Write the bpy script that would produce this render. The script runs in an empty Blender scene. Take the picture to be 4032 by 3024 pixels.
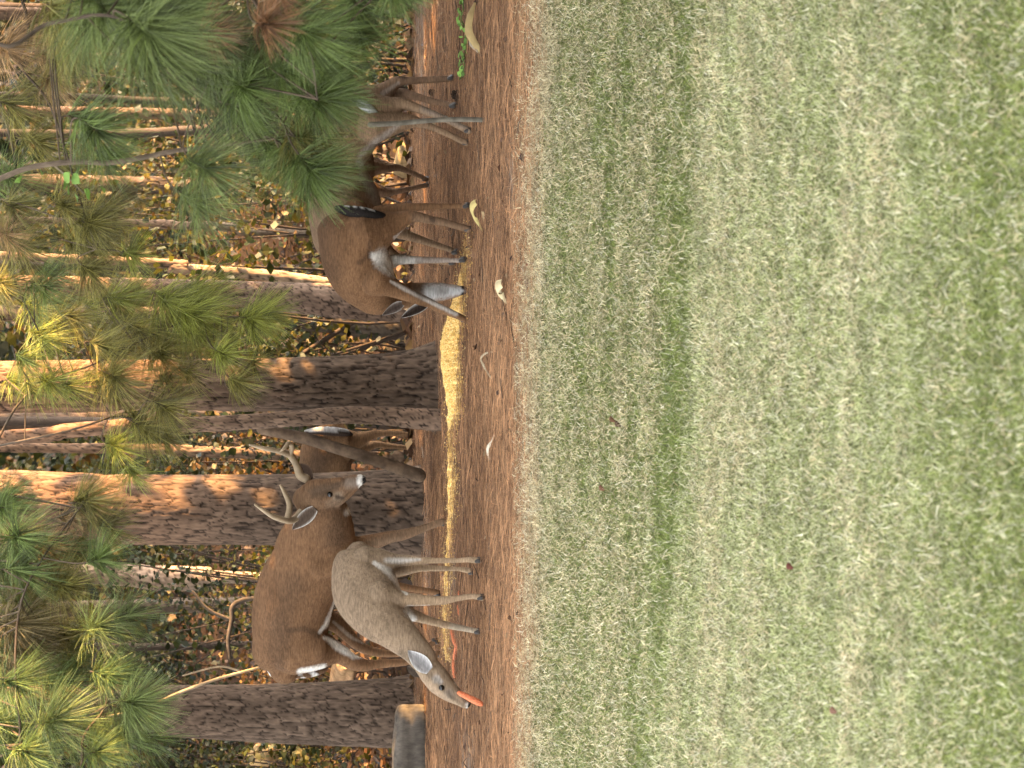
import bpy, math, random
import numpy as np
from mathutils import Vector, Matrix
from mathutils.bvhtree import BVHTree

rng = np.random.default_rng(7)
random.seed(7)
C = bpy.context.scene.collection
sc = bpy.context.scene

# ------------------------------------------------------------------ camera
PITCH = math.radians(9.0); FPX = 12000.0; CAMH = 2.35
CAM = np.array([0.0, 0.0, CAMH])
FW = np.array([0, math.cos(PITCH), -math.sin(PITCH)])
UP = np.array([0, math.sin(PITCH), math.cos(PITCH)])
RT = np.array([1.0, 0, 0])
cd = bpy.data.cameras.new('camera'); cam = bpy.data.objects.new('camera', cd); C.objects.link(cam)
cd.sensor_width = 36.0; cd.sensor_fit = 'HORIZONTAL'; cd.lens = FPX / 4032 * 36
cd.clip_start = 0.1; cd.clip_end = 400
cd.dof.use_dof = True; cd.dof.focus_distance = 16.3; cd.dof.aperture_fstop = 7.0
# the phone was held on its side: picture right = down, picture top = world right
M = Matrix(((-UP[0], RT[0], -FW[0], CAM[0]), (-UP[1], RT[1], -FW[1], CAM[1]), (-UP[2], RT[2], -FW[2], CAM[2]), (0, 0, 0, 1)))
cam.matrix_world = M
sc.camera = cam

# ------------------------------------------------------------------ light
SUN_TO = Vector((1.0, -0.12, 0.40)).normalized()
sun_el = math.asin(SUN_TO.z); sun_az = math.atan2(SUN_TO.x, SUN_TO.y)
w = bpy.data.worlds.new('World'); sc.world = w; w.use_nodes = True
nt = w.node_tree; nt.nodes.clear()
sky = nt.nodes.new('ShaderNodeTexSky'); sky.sky_type = 'NISHITA'; sky.sun_disc = False
sky.sun_elevation = sun_el; sky.sun_rotation = sun_az; sky.dust_density = 2.5
hs = nt.nodes.new('ShaderNodeHueSaturation'); hs.inputs['Saturation'].default_value = 0.10
bg = nt.nodes.new('ShaderNodeBackground'); bg.inputs['Strength'].default_value = 0.15
wo = nt.nodes.new('ShaderNodeOutputWorld')
nt.links.new(sky.outputs[0], hs.inputs['Color']); nt.links.new(hs.outputs[0], bg.inputs[0]); nt.links.new(bg.outputs[0], wo.inputs[0])
sd = bpy.data.lights.new('sun', 'SUN'); so = bpy.data.objects.new('sun', sd); C.objects.link(so)
sd.energy = 4.6; sd.angle = math.radians(0.55); sd.color = (1.0, 0.60, 0.25)
so.rotation_euler = SUN_TO.to_track_quat('Z', 'Y').to_euler()
sc.view_settings.view_transform = 'Standard'; sc.view_settings.look = 'None'
sc.view_settings.gamma = 1.0; sc.view_settings.exposure = 3.62
try: sc.cycles.max_bounces = 6; sc.cycles.transparent_max_bounces = 4
except Exception: pass

# ------------------------------------------------------------------ helpers
def ray(px, py):
    d = FW * FPX + RT * (1512 - py) - UP * (px - 2016)
    return d
def P(px, py, Y):
    """point of the photograph's pixel at the world depth Y"""
    d = ray(px, py); return CAM + d * (Y / d[1])
def G(px, py, z=0.0):
    d = ray(px, py); return CAM + d * ((z - CAMH) / d[2])
def ppm(Y): return FPX / (Y * 1.0)          # photo pixels per metre at that depth

def hash3(ix, iy, iz):
    h = (ix.astype(np.int64) * 374761393 + iy.astype(np.int64) * 668265263 + iz.astype(np.int64) * 2147483647 + 12345) & 0xffffffff
    h = ((h ^ (h >> 13)) * 1274126177) & 0xffffffff
    return ((h ^ (h >> 16)) & 0xffffff) / float(0xffffff)
def vnoise(p):
    i = np.floor(p).astype(np.int64); f = p - i; f = f * f * (3 - 2 * f)
    r = 0
    for a in (0, 1):
        for b in (0, 1):
            for c in (0, 1):
                wgt = (f[:, 0] if a else 1 - f[:, 0]) * (f[:, 1] if b else 1 - f[:, 1]) * (f[:, 2] if c else 1 - f[:, 2])
                r = r + wgt * hash3(i[:, 0] + a, i[:, 1] + b, i[:, 2] + c)
    return r
def fbm(p, o=3):
    r = 0; a = .5
    for k in range(o):
        r = r + a * vnoise(p * (2 ** k) + 17.3 * k); a *= .5
    return r
def sstep(a, b, x):
    t = np.clip((x - a) / (b - a), 0, 1); return t * t * (3 - 2 * t)

def mesh_np(name, V, faces, mat, parent=None, col=None, smooth=True, link=True):
    """faces: list of int arrays (n,3) / (n,4); col: per-vertex rgb"""
    me = bpy.data.meshes.new(name)
    V = np.asarray(V, np.float32)
    faces = [np.asarray(f, np.int32) for f in faces if len(f)]
    nl = sum(f.size for f in faces); nf = sum(len(f) for f in faces)
    me.vertices.add(len(V)); me.vertices.foreach_set('co', V.ravel())
    me.loops.add(nl); me.loops.foreach_set('vertex_index', np.concatenate([f.ravel() for f in faces]))
    tot = np.concatenate([np.full(len(f), f.shape[1], np.int32) for f in faces])
    st = np.concatenate([[0], np.cumsum(tot)[:-1]]).astype(np.int32)
    me.polygons.add(nf); me.polygons.foreach_set('loop_start', st); me.polygons.foreach_set('loop_total', tot)
    me.polygons.foreach_set('use_smooth', np.full(nf, smooth, bool))
    me.update(calc_edges=True)
    if col is not None: set_col(me, col)
    me.materials.append(mat)
    o = bpy.data.objects.new(name, me)
    if link: C.objects.link(o)
    if parent is not None:
        o.parent = parent
        o.matrix_parent_inverse = Matrix.Translation(-Vector(wloc(parent)))
    return o
def wloc(o):
    l = Vector(o.location)
    if o.parent is not None: l = Vector((0, 0, 0)) if o.type == 'MESH' else l + Vector(wloc(o.parent))
    return l
def set_col(me, col):
    ca = me.color_attributes.new('Col', 'FLOAT_COLOR', 'POINT')
    c4 = np.ones((len(me.vertices), 4), np.float32); c4[:, :3] = col
    ca.data.foreach_set('color', c4.ravel())
def thing(name, loc, label, cat, group=None, kind=None):
    o = bpy.data.objects.new(name, None); C.objects.link(o); o.location = Vector(loc); o.empty_display_size = .1
    return tag(o, label, cat, group, kind)
def tag(o, label=None, cat=None, group=None, kind=None):
    if label: o['label'] = label
    if cat: o['category'] = cat
    if group: o['group'] = group
    if kind: o['kind'] = kind
    return o

# ------------------------------------------------------------------ materials
def mat_attr(name, rough=.85, var=.35, scale=60., stretch=(1, 1, 1), bump=0., bscale=200., transl=0., spec=.2, tint=(1, 1, 1), rough_noise=False):
    m = bpy.data.materials.new(name); m.use_nodes = True; t = m.node_tree; N = t.nodes; L = t.links
    b = N['Principled BSDF']; out = N['Material Output']
    b.inputs['Roughness'].default_value = rough; b.inputs['Specular IOR Level'].default_value = spec
    a = N.new('ShaderNodeAttribute'); a.attribute_name = 'Col'
    tc = N.new('ShaderNodeTexCoord'); mp = N.new('ShaderNodeMapping'); mp.inputs['Scale'].default_value = stretch
    L.new(tc.outputs['Object'], mp.inputs[0])
    n = N.new('ShaderNodeTexNoise'); n.inputs['Scale'].default_value = scale; n.inputs['Detail'].default_value = 4
    L.new(mp.outputs[0], n.inputs['Vector'])
    mr = N.new('ShaderNodeMapRange'); mr.inputs[1].default_value = .25; mr.inputs[2].default_value = .75
    mr.inputs[3].default_value = 1 - var; mr.inputs[4].default_value = 1 + var
    L.new(n.outputs[0], mr.inputs[0])
    mx = N.new('ShaderNodeVectorMath'); mx.operation = 'SCALE'
    L.new(a.outputs['Color'], mx.inputs[0]); L.new(mr.outputs[0], mx.inputs['Scale'])
    L.new(mx.outputs[0], b.inputs['Base Color'])
    if bump:
        n2 = N.new('ShaderNodeTexNoise'); n2.inputs['Scale'].default_value = bscale; n2.inputs['Detail'].default_value = 3
        L.new(mp.outputs[0], n2.inputs['Vector'])
        bp = N.new('ShaderNodeBump'); bp.inputs['Strength'].default_value = bump; bp.inputs['Distance'].default_value = .004
        L.new(n2.outputs[0], bp.inputs['Height']); L.new(bp.outputs[0], b.inputs['Normal'])
    if transl:
        tr = N.new('ShaderNodeBsdfTranslucent'); mixs = N.new('ShaderNodeMixShader'); mixs.inputs[0].default_value = transl
        L.new(mx.outputs[0], tr.inputs[0]); L.new(b.outputs[0], mixs.inputs[1]); L.new(tr.outputs[0], mixs.inputs[2])
        L.new(mixs.outputs[0], out.inputs[0])
    return m
def mat_flat(name, col, rough=.8, spec=.2, var=.25, scale=30, bump=0.):
    m = bpy.data.materials.new(name); m.use_nodes = True; t = m.node_tree; N = t.nodes; L = t.links
    b = N['Principled BSDF']; b.inputs['Roughness'].default_value = rough; b.inputs['Specular IOR Level'].default_value = spec
    n = N.new('ShaderNodeTexNoise'); n.inputs['Scale'].default_value = scale; n.inputs['Detail'].default_value = 5
    tc = N.new('ShaderNodeTexCoord'); L.new(tc.outputs['Object'], n.inputs['Vector'])
    cr = N.new('ShaderNodeValToRGB'); cr.color_ramp.elements[0].position = .3; cr.color_ramp.elements[1].position = .7
    cr.color_ramp.elements[0].color = (*[c * (1 - var) for c in col], 1); cr.color_ramp.elements[1].color = (*[c * (1 + var) for c in col], 1)
    L.new(n.outputs[0], cr.inputs[0]); L.new(cr.outputs[0], b.inputs['Base Color'])
    if bump:
        bp = N.new('ShaderNodeBump'); bp.inputs['Strength'].default_value = bump; bp.inputs['Distance'].default_value = .01
        L.new(n.outputs[0], bp.inputs['Height']); L.new(bp.outputs[0], b.inputs['Normal'])
    return m

M_fur = mat_attr('fur', .9, .36, 130, (.22, .5, 1), .8, 260, spec=.1)
M_bark = mat_attr('bark', .95, .35, 45, (1, 1, .35), .6, 120, spec=.08)
M_needle = mat_attr('needle', .55, .25, 6, spec=.35, transl=.25)
M_leaf = mat_attr('leaf', .6, .2, 8, spec=.3, transl=.36)
M_grass = mat_attr('grass_blade', .5, .12, 10, spec=.4, transl=.3)
M_straw = mat_attr('straw', .7, .2, 10, spec=.25)
M_corn = mat_attr('corn', .55, .1, 30, spec=.35)
M_husk = mat_attr('husk', .7, .12, 40, (1, 1, 1), .3, 150, transl=.2)
M_carrot = mat_flat('carrot_skin', (.50, .145, .065), .75, .2, .4, 120, .7)
M_horn = mat_attr('antler_bone', .6, .2, 40, bump=.3, bscale=120)
M_eye = mat_flat('eye_gloss', (.004, .003, .002), .22, .35, .1, 5)
M_hoof = mat_flat('hoof_horn', (.025, .02, .017), .5, .4, .3, 60)
M_dark = mat_flat('cone_scale', (.035, .022, .014), .8, .2, .3, 60)
M_twig = mat_attr('twig_bark', .9, .3, 40, bump=.4, bscale=100, spec=.1)

# ------------------------------------------------------------------ terrain
def border_y(X): return 14.34 - .1 * X + .07 * np.sin(X * 2.3 + 1) + .045 * np.sin(X * 7.1) + .03 * np.sin(X * 13.7 + 2) + .02 * np.sin(X * 29)
def back_y(X): return 18.55 + .12 * np.sin(X * 1.3 + .5) + .05 * np.sin(X * 4.1)
def gz(X, Y):
    X = np.asarray(X, float); Y = np.asarray(Y, float)
    z = -.55 * sstep(0, 2.2, Y - back_y(X)) + .045 * np.maximum(0, Y - 25)
    z = z + .12 * sstep(1, 5, Y - back_y(X)) * (np.sin(X * .9 + Y * .4) * .5 + np.sin(X * .37 - Y * .7))
    return z
def sheet(name, ylo, yhi, xs, nv, mat, label, colf):
    X, T = np.meshgrid(xs, np.linspace(0, 1, nv) ** 1.0)
    lo = ylo(X); hi = yhi(X); Y = lo + (hi - lo) * T
    Z = gz(X, Y)
    V = np.stack([X, Y, Z], -1).reshape(-1, 3); n = len(xs)
    i = (np.arange(nv - 1)[:, None] * n + np.arange(n - 1)[None]).ravel()
    F = np.stack([i, i + 1, i + n + 1, i + n], 1)
    o = mesh_np(name, V, [F], mat, col=colf(V)); o['kind'] = 'structure'
    return o
xs = np.concatenate([np.linspace(-70, -6, 14), np.linspace(-5.5, 5.5, 200), np.linspace(6, 70, 14)])
M_soil = mat_attr('lawn_thatch', .95, .45, 25, bump=.5, bscale=90, spec=.05)
M_bed = mat_attr('straw_mat', .95, .5, 30, (.25, 1, 1), .8, 60, spec=.05)
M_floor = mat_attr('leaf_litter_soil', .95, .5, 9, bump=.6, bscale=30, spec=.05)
def lawn_mix(X, Y):
    """0 = olive/tan strip by the bed, values along the mowing passes"""
    q = (Y - 10.9 - .13 * X) ; return q
sheet('lawn', lambda X: X * 0 - 40., border_y, xs, 60, M_soil, '', lambda V: np.tile([.075, .075, .035], (len(V), 1)))
sheet('pine_straw_bed', border_y, back_y, xs, 40, M_bed, '', lambda V: np.tile([.09, .054, .034], (len(V), 1)))
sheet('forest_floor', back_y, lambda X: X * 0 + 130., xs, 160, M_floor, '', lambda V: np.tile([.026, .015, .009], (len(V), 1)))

# ------------------------------------------------------------------ strips (blades, needles)
def strips(base, dirv, length, width, side, bend, cols, segs=2, tipw=.15, name='blades', mat=None, tipcol=None):
    """vectorised tapering strips; bend = vector added quadratically"""
    n = len(base); ts = np.linspace(0, 1, segs + 1)
    V = np.zeros((n, segs + 1, 2, 3)); cc = np.zeros((n, segs + 1, 2, 3))
    for k, t in enumerate(ts):
        c = base + dirv * (length * t)[:, None] + bend * (t * t)
        wv = side * (width * (1 - (1 - tipw) * t ** 1.5) * .5)[:, None]
        V[:, k, 0] = c - wv; V[:, k, 1] = c + wv
        f = cols if tipcol is None else cols * (1 - t) + tipcol * t
        cc[:, k, 0] = f; cc[:, k, 1] = f
    m = (segs + 1) * 2
    b0 = np.arange(n)[:, None] * m + np.arange(segs)[None] * 2
    F = np.stack([b0, b0 + 1, b0 + 3, b0 + 2], -1).reshape(-1, 4)
    return V.reshape(-1, 3), F, cc.reshape(-1, 3)
def unit(v): return v / np.maximum(np.linalg.norm(v, axis=-1, keepdims=True), 1e-9)

def make_grass():
    n = 540000
    Y = 6.6 + (14.65 - 6.6) * rng.random(n) ** 1.0
    half = .126 * Y + .15
    X = (rng.random(n) * 2 - 1) * half
    # a thinner skirt each side
    n2 = 50000; Y2 = 6.6 + 8.0 * rng.random(n2); s = np.where(rng.random(n2) < .5, -1, 1)
    X2 = s * (.126 * Y2 + .15 + 1.3 * rng.random(n2) ** 1.3)
    X = np.concatenate([X, X2]); Y = np.concatenate([Y, Y2])
    e = Y - border_y(X)
    keep = (e < -.02) | (rng.random(len(X)) < np.exp(-np.maximum(e, 0) * 4) * .55)
    X = X[keep]; Y = Y[keep]; e = e[keep]; n = len(X)
    p = np.stack([X, Y, X * 0], 1)
    pass1 = 10.85 - .31 * X + .08 * np.sin(X * 2.7) + .18 * (fbm(p * np.array([1.3, .8, 1]) + 11, 2) - .4)                # first wheel line of the mower
    pass2 = 9.15 - .05 * X; pass3 = 8.0 + .03 * X
    nz = fbm(p * np.array([1.6, 3.2, 1]) + 3, 3); nz2 = fbm(p * np.array([6, 9, 1]) + 31, 2)
    big = fbm(p * np.array([.5, 1.0, 1]) + 60, 2); band = fbm(p * np.array([.22, 5.5, 1]) + 21, 3) - .43
    straw = .17 + .45 * (nz - .45) + .6 * (nz2 - .38) + .38 * band
    straw = straw + .75 * sstep(-.8, -.05, e + .5 * (nz2 - .4)) + .10 * sstep(0, .8, Y - pass1) - .02
    line1 = np.exp(-((Y - pass1 - .12) / .22) ** 2); line2 = np.exp(-((Y - pass2) / .09) ** 2) * (X < .4); line3 = np.exp(-((Y - pass3 + .05) / .16) ** 2)
    straw = straw - .22 * line1 * sstep(.9, -.9, X) - .1 * line2 - .12 * line3 - .16 * sstep(8.0, 7.3, Y)
    u = rng.random(n); 
    pal_g = np.array([.185, .222, .045]); pal_d = np.array([.09, .125, .026]); pal_p = np.array([.41, .425, .215]); pal_s = np.array([.60, .52, .33]); pal_t = np.array([.40, .32, .18])
    isst = u < np.clip(straw, .03, .85)
    v = rng.random(n)[:, None]
    green = (pal_g * (1 - v) + pal_d * v) * rng.uniform(.7, 1.35, (n, 1))
    pale = pal_p * (.75 + .5 * v)
    mixp = np.clip(.20 + .7 * band + .55 * sstep(.1, -.15, Y - pass1) * sstep(7.2, 8.1, Y) + .4 * (big - .4), 0, .8)
    ispale = rng.random(n) < mixp
    col = np.where(ispale[:, None], pale, green)
    stc = np.where((rng.random(n) < .5)[:, None], pal_s * (.7 + .6 * v), pal_t * (.7 + .6 * v))
    col = np.where(isst[:, None], stc, col)
    brt = rng.random(n) < .10; col = np.where(brt[:, None], np.array([.70, .66, .50]) * rng.uniform(.8, 1.15, (n, 1)), col)
    cl_ = fbm(p * np.array([14, 22, 1]) + 90, 3); col = col * (.55 + 1.05 * cl_)[:, None]
    yel = (rng.random(n) < .10 * sstep(8.2, 7.2, Y) + .05)
    col = np.where((yel & ~isst)[:, None], np.array([.25, .28, .06]) * (.8 + .4 * v), col)
    ln = rng.normal(.0225, .0065, n).clip(.009, .05) * np.where(isst, 1.15, 1) * (1 + .35 * line1 + .3 * line3)
    wd = rng.uniform(.0013, .0028, n) * (.75 + .028 * Y) * np.where(rng.random(n) < .06, 1.5, 1)
    az = rng.random(n) * 2 * np.pi; tilt = np.where(isst, rng.uniform(.75, 1.45, n), rng.uniform(.3, 1.2, n))
    d = np.stack([np.cos(az) * np.sin(tilt), np.sin(az) * np.sin(tilt), np.cos(tilt)], 1)
    side = unit(np.stack([-np.sin(az), np.cos(az), rng.uniform(-.5, .5, n)], 1))
    p[:, 2] = np.where(isst, rng.uniform(.006, .026, n), 0)
    bend = np.stack([np.cos(az), np.sin(az), -np.ones(n) * .8], 1) * (ln * rng.uniform(.1, .5, n))[:, None] * np.where(isst, .3, 1)[:, None]
    V, F, cc = strips(p, d, ln, wd, side, bend, col, 2, .2)
    V[:, 2] = np.maximum(V[:, 2], .001)
    o = mesh_np('grass', V, [F], M_grass, col=cc); o['kind'] = 'stuff'
    tag(o, 'short mown lawn grass, green mixed with dry pale clippings', 'grass')
make_grass()

def make_straw():
    n = 120000
    X = (rng.random(n) * 2 - 1) * 3.3
    lo = border_y(X) - .12 - .35 * rng.random(n) ** 3; Y = lo + (back_y(X) + .25 - lo) * rng.random(n)
    az = rng.normal(0, .75, n) + np.where(rng.random(n) < .25, rng.random(n) * 3, 0)
    tl = rng.normal(.02, .12, n)
    d = np.stack([np.cos(az) * np.cos(tl), np.sin(az) * np.cos(tl), np.sin(tl)], 1)
    d *= np.where(rng.random(n) < .5, -1, 1)[:, None]; d[:, 2] = np.abs(d[:, 2]) * .8
    ln = rng.uniform(.08, .22, n); wd = rng.uniform(.0016, .003, n)
    p = np.stack([X, Y, gz(X, Y) + .004 + .022 * rng.random(n) ** 2], 1)
    side = unit(np.cross(d, np.stack([rng.normal(0, .4, n), rng.normal(-.3, .4, n), np.ones(n)], 1)))
    bend = np.stack([rng.normal(0, .25, n), rng.normal(0, .25, n), -np.abs(d[:, 2]) * .9], 1) * ln[:, None]
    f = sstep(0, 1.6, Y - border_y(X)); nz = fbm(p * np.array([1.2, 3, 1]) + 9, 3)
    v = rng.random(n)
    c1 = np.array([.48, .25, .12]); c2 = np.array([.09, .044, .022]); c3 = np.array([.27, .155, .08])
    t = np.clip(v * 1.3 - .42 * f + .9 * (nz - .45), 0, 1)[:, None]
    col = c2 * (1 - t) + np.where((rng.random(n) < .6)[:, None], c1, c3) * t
    gr = fbm(p * np.array([.9, 2.5, 1]) + 80, 2) > .56
    col = np.where((gr & (rng.random(n) < .5))[:, None], np.array([.17, .13, .10]) * (.6 + .8 * v[:, None]), col)
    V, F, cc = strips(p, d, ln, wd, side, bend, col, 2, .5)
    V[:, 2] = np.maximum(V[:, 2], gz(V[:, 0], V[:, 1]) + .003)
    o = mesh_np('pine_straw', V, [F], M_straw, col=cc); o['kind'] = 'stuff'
    tag(o, 'fallen reddish brown pine needles covering the bed', 'pine straw')
make_straw()

# ------------------------------------------------------------------ tubes and trunks
def catmull(A, k):
    A = np.asarray(A, float); n = len(A)
    if n < 3:
        t = np.linspace(0, 1, k + 1)[:, None]; return A[0] * (1 - t) + A[1] * t
    Pm = np.vstack([2 * A[0] - A[1], A, 2 * A[-1] - A[-2]]); out = []
    for i in range(n - 1):
        p0, p1, p2, p3 = Pm[i:i + 4]
        for t in np.linspace(0, 1, k, endpoint=False):
            out.append(.5 * ((2 * p1) + (p2 - p0) * t + (2 * p0 - 5 * p1 + 4 * p2 - p3) * t * t + (3 * p1 - p0 - 3 * p2 + p3) * t ** 3))
    out.append(A[-1]); return np.array(out)
def loft(nodes, k=5, seg=18, ref=(0, 1, 0), caps=True):
    """nodes rows: x y z r_img r_dep -> verts, quads of a capped tube with elliptic sections"""
    A = catmull(nodes, k); c = A[:, :3]; r = np.maximum(A[:, 3:5], 1e-4)
    t = unit(np.gradient(c, axis=0))
    if caps:
        e0 = [(c[0] - t[0] * r[0].mean() * math.sin(a), r[0] * math.cos(a), t[0]) for a in (1.45, 1.1, .75, .35)]
        e1 = [(c[-1] + t[-1] * r[-1].mean() * math.sin(a), r[-1] * math.cos(a), t[-1]) for a in (.35, .75, 1.1, 1.45)]
        c = np.vstack([[e[0] for e in e0], c, [e[0] for e in e1]])
        r = np.vstack([[e[1] for e in e0], r, [e[1] for e in e1]])
        t = np.vstack([[e[2] for e in e0], t, [e[2] for e in e1]])
    ref = np.array(ref, float); rings = []; pa = None
    for i in range(len(c)):
        a = ref - t[i] * (t[i] @ ref); l = np.linalg.norm(a)
        if l < .25 and pa is not None:
            a = pa - t[i] * (t[i] @ pa); l = np.linalg.norm(a)
        elif l < 1e-3:
            a = np.cross(t[i], [0, 0, 1.]); l = np.linalg.norm(a)
        a = a / l; pa = a; b = np.cross(t[i], a)
        th = np.linspace(0, 2 * np.pi, seg, endpoint=False)
        rings.append(c[i] + np.outer(np.cos(th) * r[i, 1], a) + np.outer(np.sin(th) * r[i, 0], b))
    V = np.vstack(rings); n = len(c)
    i = np.arange(n - 1)[:, None] * seg; j = np.arange(seg)[None]; j2 = (j + 1) % seg
    F = np.stack([i + j, i + j2, i + seg + j2, i + seg + j], -1).reshape(-1, 4)
    caps_f = [np.arange(seg)[::-1], (n - 1) * seg + np.arange(seg)]
    return V, F, caps_f
def merge(parts):
    V = []; Q = []; off = 0
    for v, f in parts:
        V.append(v); Q.append(f + off); off += len(v)
    return np.vstack(V), np.vstack(Q)
def tube_obj(name, pts, radii, mat, parent=None, col=(.2, .15, .1), seg=8, k=4, smooth=True, colvar=.0):
    nodes = np.hstack([np.asarray(pts, float), np.repeat(np.asarray(radii, float)[:, None], 2, 1)])
    V, F, _ = loft(nodes, k, seg)
    cc = np.tile(np.array(col), (len(V), 1))
    if colvar: cc = cc * (1 + colvar * (fbm(V * 14, 2)[:, None] * 2 - .9))
    return mesh_np(name, V, [F], mat, parent, col=cc, smooth=smooth)

def bark_trunk(name, nodes, mat, parent, cw=.045, ch=.10, depth=.016, col=(.080, .056, .040), groove=(.017, .012, .009), red=.0, dz=.011, ds=.008, seed=0, zmax_dense=3.2, flare=None):
    """nodes: x y z r ; a trunk whose bark plates are real relief"""
    A = catmull(nodes, 24)
    s = np.concatenate([[0], np.cumsum(np.linalg.norm(np.diff(A[:, :3], axis=0), axis=1))])
    dense = np.arange(0, min(s[-1], zmax_dense), dz); rest = np.arange(min(s[-1], zmax_dense), s[-1] + .3, .3)
    ss = np.concatenate([dense, np.minimum(rest, s[-1])])
    B = np.stack([np.interp(ss, s, A[:, i]) for i in range(4)], 1)
    R0 = B[0, 3]; seg = int(2 * np.pi * B[:, 3].mean() / ds); th = np.linspace(0, 2 * np.pi, seg, endpoint=False)
    TH, S = np.meshgrid(th, ss)
    na = max(6, int(round(2 * np.pi * B[:, 3].mean() / cw)))
    u = TH / (2 * np.pi) * na; v = S / ch
    pw = np.stack([np.cos(TH) * 3, np.sin(TH) * 3, S * 5], -1).reshape(-1, 3)
    u = u + 2.2 * (fbm(pw * np.array([1, 1, .7]) + seed, 4).reshape(TH.shape) - .45); v = v + 2.0 * (fbm(pw * 1.3 + 40 + seed, 4).reshape(TH.shape) - .45)
    iu = np.floor(u).astype(int); iv = np.floor(v).astype(int)
    d1 = np.full(TH.shape, 9.); d2 = np.full(TH.shape, 9.); cid = np.zeros(TH.shape)
    for a in (-1, 0, 1):
        for b in (-1, 0, 1):
            cu = iu + a; cv = iv + b; m = np.mod(cu, na)
            z0 = np.zeros_like(cu) + seed
            jx = cu + .15 + .7 * hash3(m, cv, z0); jy = cv + .15 + .7 * hash3(m, cv, z0 + 5)
            d = np.hypot(u - jx, (v - jy) * 1.0); idv = hash3(m, cv, z0 + 9)
            upd = d < d1; d2 = np.where(upd, d1, np.minimum(d2, d)); cid = np.where(upd, idv, cid); d1 = np.where(upd, d, d1)
    edge = sstep(.0, .17, d2 - d1 + .07 * (fbm(pw * 7 + 3, 2).reshape(TH.shape) - .4))
    fine = fbm(np.stack([np.cos(TH) * 14, np.sin(TH) * 14, S * 16], -1).reshape(-1, 3) + seed, 3).reshape(TH.shape)
    disp = depth * (edge * (.7 + .3 * cid) - .6) + .008 * (fine - .45)
    low = fbm(np.stack([np.cos(TH) * 1.3, np.sin(TH) * 1.3, S * .9], -1).reshape(-1, 3) + seed + 7, 2).reshape(TH.shape) - .4
    R = B[:, 3][:, None] * (1 + .16 * low) + disp
    if flare is not None:
        for (ang, amt, hh) in flare:
            dth = np.angle(np.exp(1j * (TH - ang))); R = R + amt * np.exp(-(dth / .38) ** 2) * np.exp(-S / hh)
    tz = unit(np.gradient(B[:, :3], axis=0)); a = unit(np.cross(tz, [0, 1., 0])); b = np.cross(a, tz) * -1
    V = B[:, None, :3] + R[..., None] * (np.cos(TH)[..., None] * a[:, None] + np.sin(TH)[..., None] * b[:, None])
    e = edge[..., None]; cl = np.array(col) * (.72 + .5 * cid[..., None]) * (.45 + 1.2 * fine[..., None])
    hz = sstep(.8, 2.4, S)[..., None] * red
    cl = cl * (1 - hz) + np.array([.145, .082, .050]) * (.7 + .6 * cid[..., None]) * hz
    cc = np.array(groove) * (1 - e) + cl * e
    n = len(ss); i = np.arange(n - 1)[:, None] * seg; j = np.arange(seg)[None]; j2 = (j + 1) % seg
    F = np.stack([i + j, i + j2, i + seg + j2, i + seg + j], -1).reshape(-1, 4)
    return mesh_np(name, V.reshape(-1, 3), [F], mat, parent, col=cc.reshape(-1, 3))

# needle clump cards for crowns above the frame: real small blades spread through the crown
def crown_mesh(name, c, rx, rz, n, mat, col, size=.35, parent=None, link=True, hollow=.35):
    u = unit(rng.normal(size=(n, 3))) * (hollow + (1 - hollow) * rng.random((n, 1)) ** .6)
    clump = fbm(u * 2.3 + rng.random() * 50, 2); keep = clump > .36; u = u[keep]; n = len(u)
    p = u * np.array([rx, rx, rz]) + np.array(c)
    d = unit(u * .6 + rng.normal(size=(n, 3)) * .6 + np.array([0, 0, -.25])); s = unit(np.cross(d, rng.normal(size=(n, 3))))
    v = rng.random((n, 1)); cols = np.array(col) * (.6 + .8 * v)
    ln = size * rng.uniform(.6, 1.2, n)
    V, F, cc = strips(p, d, ln, ln * .5, s, d * 0 + np.array([0, 0, -.1]) * size, cols, 2, .2)
    return mesh_np(name, V, [F], mat, parent, col=cc, smooth=False, link=link)

GREEN_P = (.05, .085, .03)
def trunk_nodes(spec, Y, base, top_z, lean=(0, 0)):
    """spec: (px, y_hi, y_lo) photo rows of the two edges; returns x y z r nodes from the ground up"""
    out = []
    for (px, ya, yb) in spec:
        q = P(px, (ya + yb) / 2, Y); out.append([q[0], q[1], q[2], abs(yb - ya) / 2 / ppm(Y)])
    out.sort(key=lambda r: r[2])
    b = out[0]; out.insert(0, [b[0], b[1], base, b[3] * 1.12])
    a, c = out[-2], out[-1]; t = out[-1]
    dz = top_z - t[2]; sx = (c[0] - a[0]) / max(.2, c[2] - a[2])
    for k in (.4, 1.0):
        out.append([t[0] + sx * dz * k * .5, t[1] + lean[1] * k, t[2] + dz * k, t[3] * (1 - .7 * k)])
    return np.array(out)
def pine_tree(label, spec, Y, top_z, red, seed, cw, ch, depth, flare=None, dz=.011, ds=.008, col=(.080, .056, .040), crown=2.6, base=None, group=None):
    g = P(spec[0][0], (spec[0][1] + spec[0][2]) / 2, Y)
    zb = float(gz(g[0], Y)) - .08 if base is None else base
    nd = trunk_nodes(spec, Y, zb, top_z)
    root = thing('pine_tree', (nd[0, 0], nd[0, 1], zb + .08), label, 'pine tree', group)
    bark_trunk('trunk', nd, M_bark, root, cw, ch, depth, red=red, seed=seed, dz=dz, ds=ds, flare=flare, col=col)
    t = nd[-1]
    crown_mesh('crown', (t[0], t[1], t[2] - crown * .9), crown, crown * 1.1, 700, M_needle, GREEN_P, .5, root)
    return root
pine_tree('dark pine trunk behind the carrot-eating doe, beside the grey log', [(1600, 2680, 2950), (1460, 2684, 2945), (1000, 2692, 2920), (630, 2699, 2900), (0, 2705, 2885)], 18.74, 13, .15, 3, .024, .13, .009, flare=[(3.6, .08, .3)])
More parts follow.
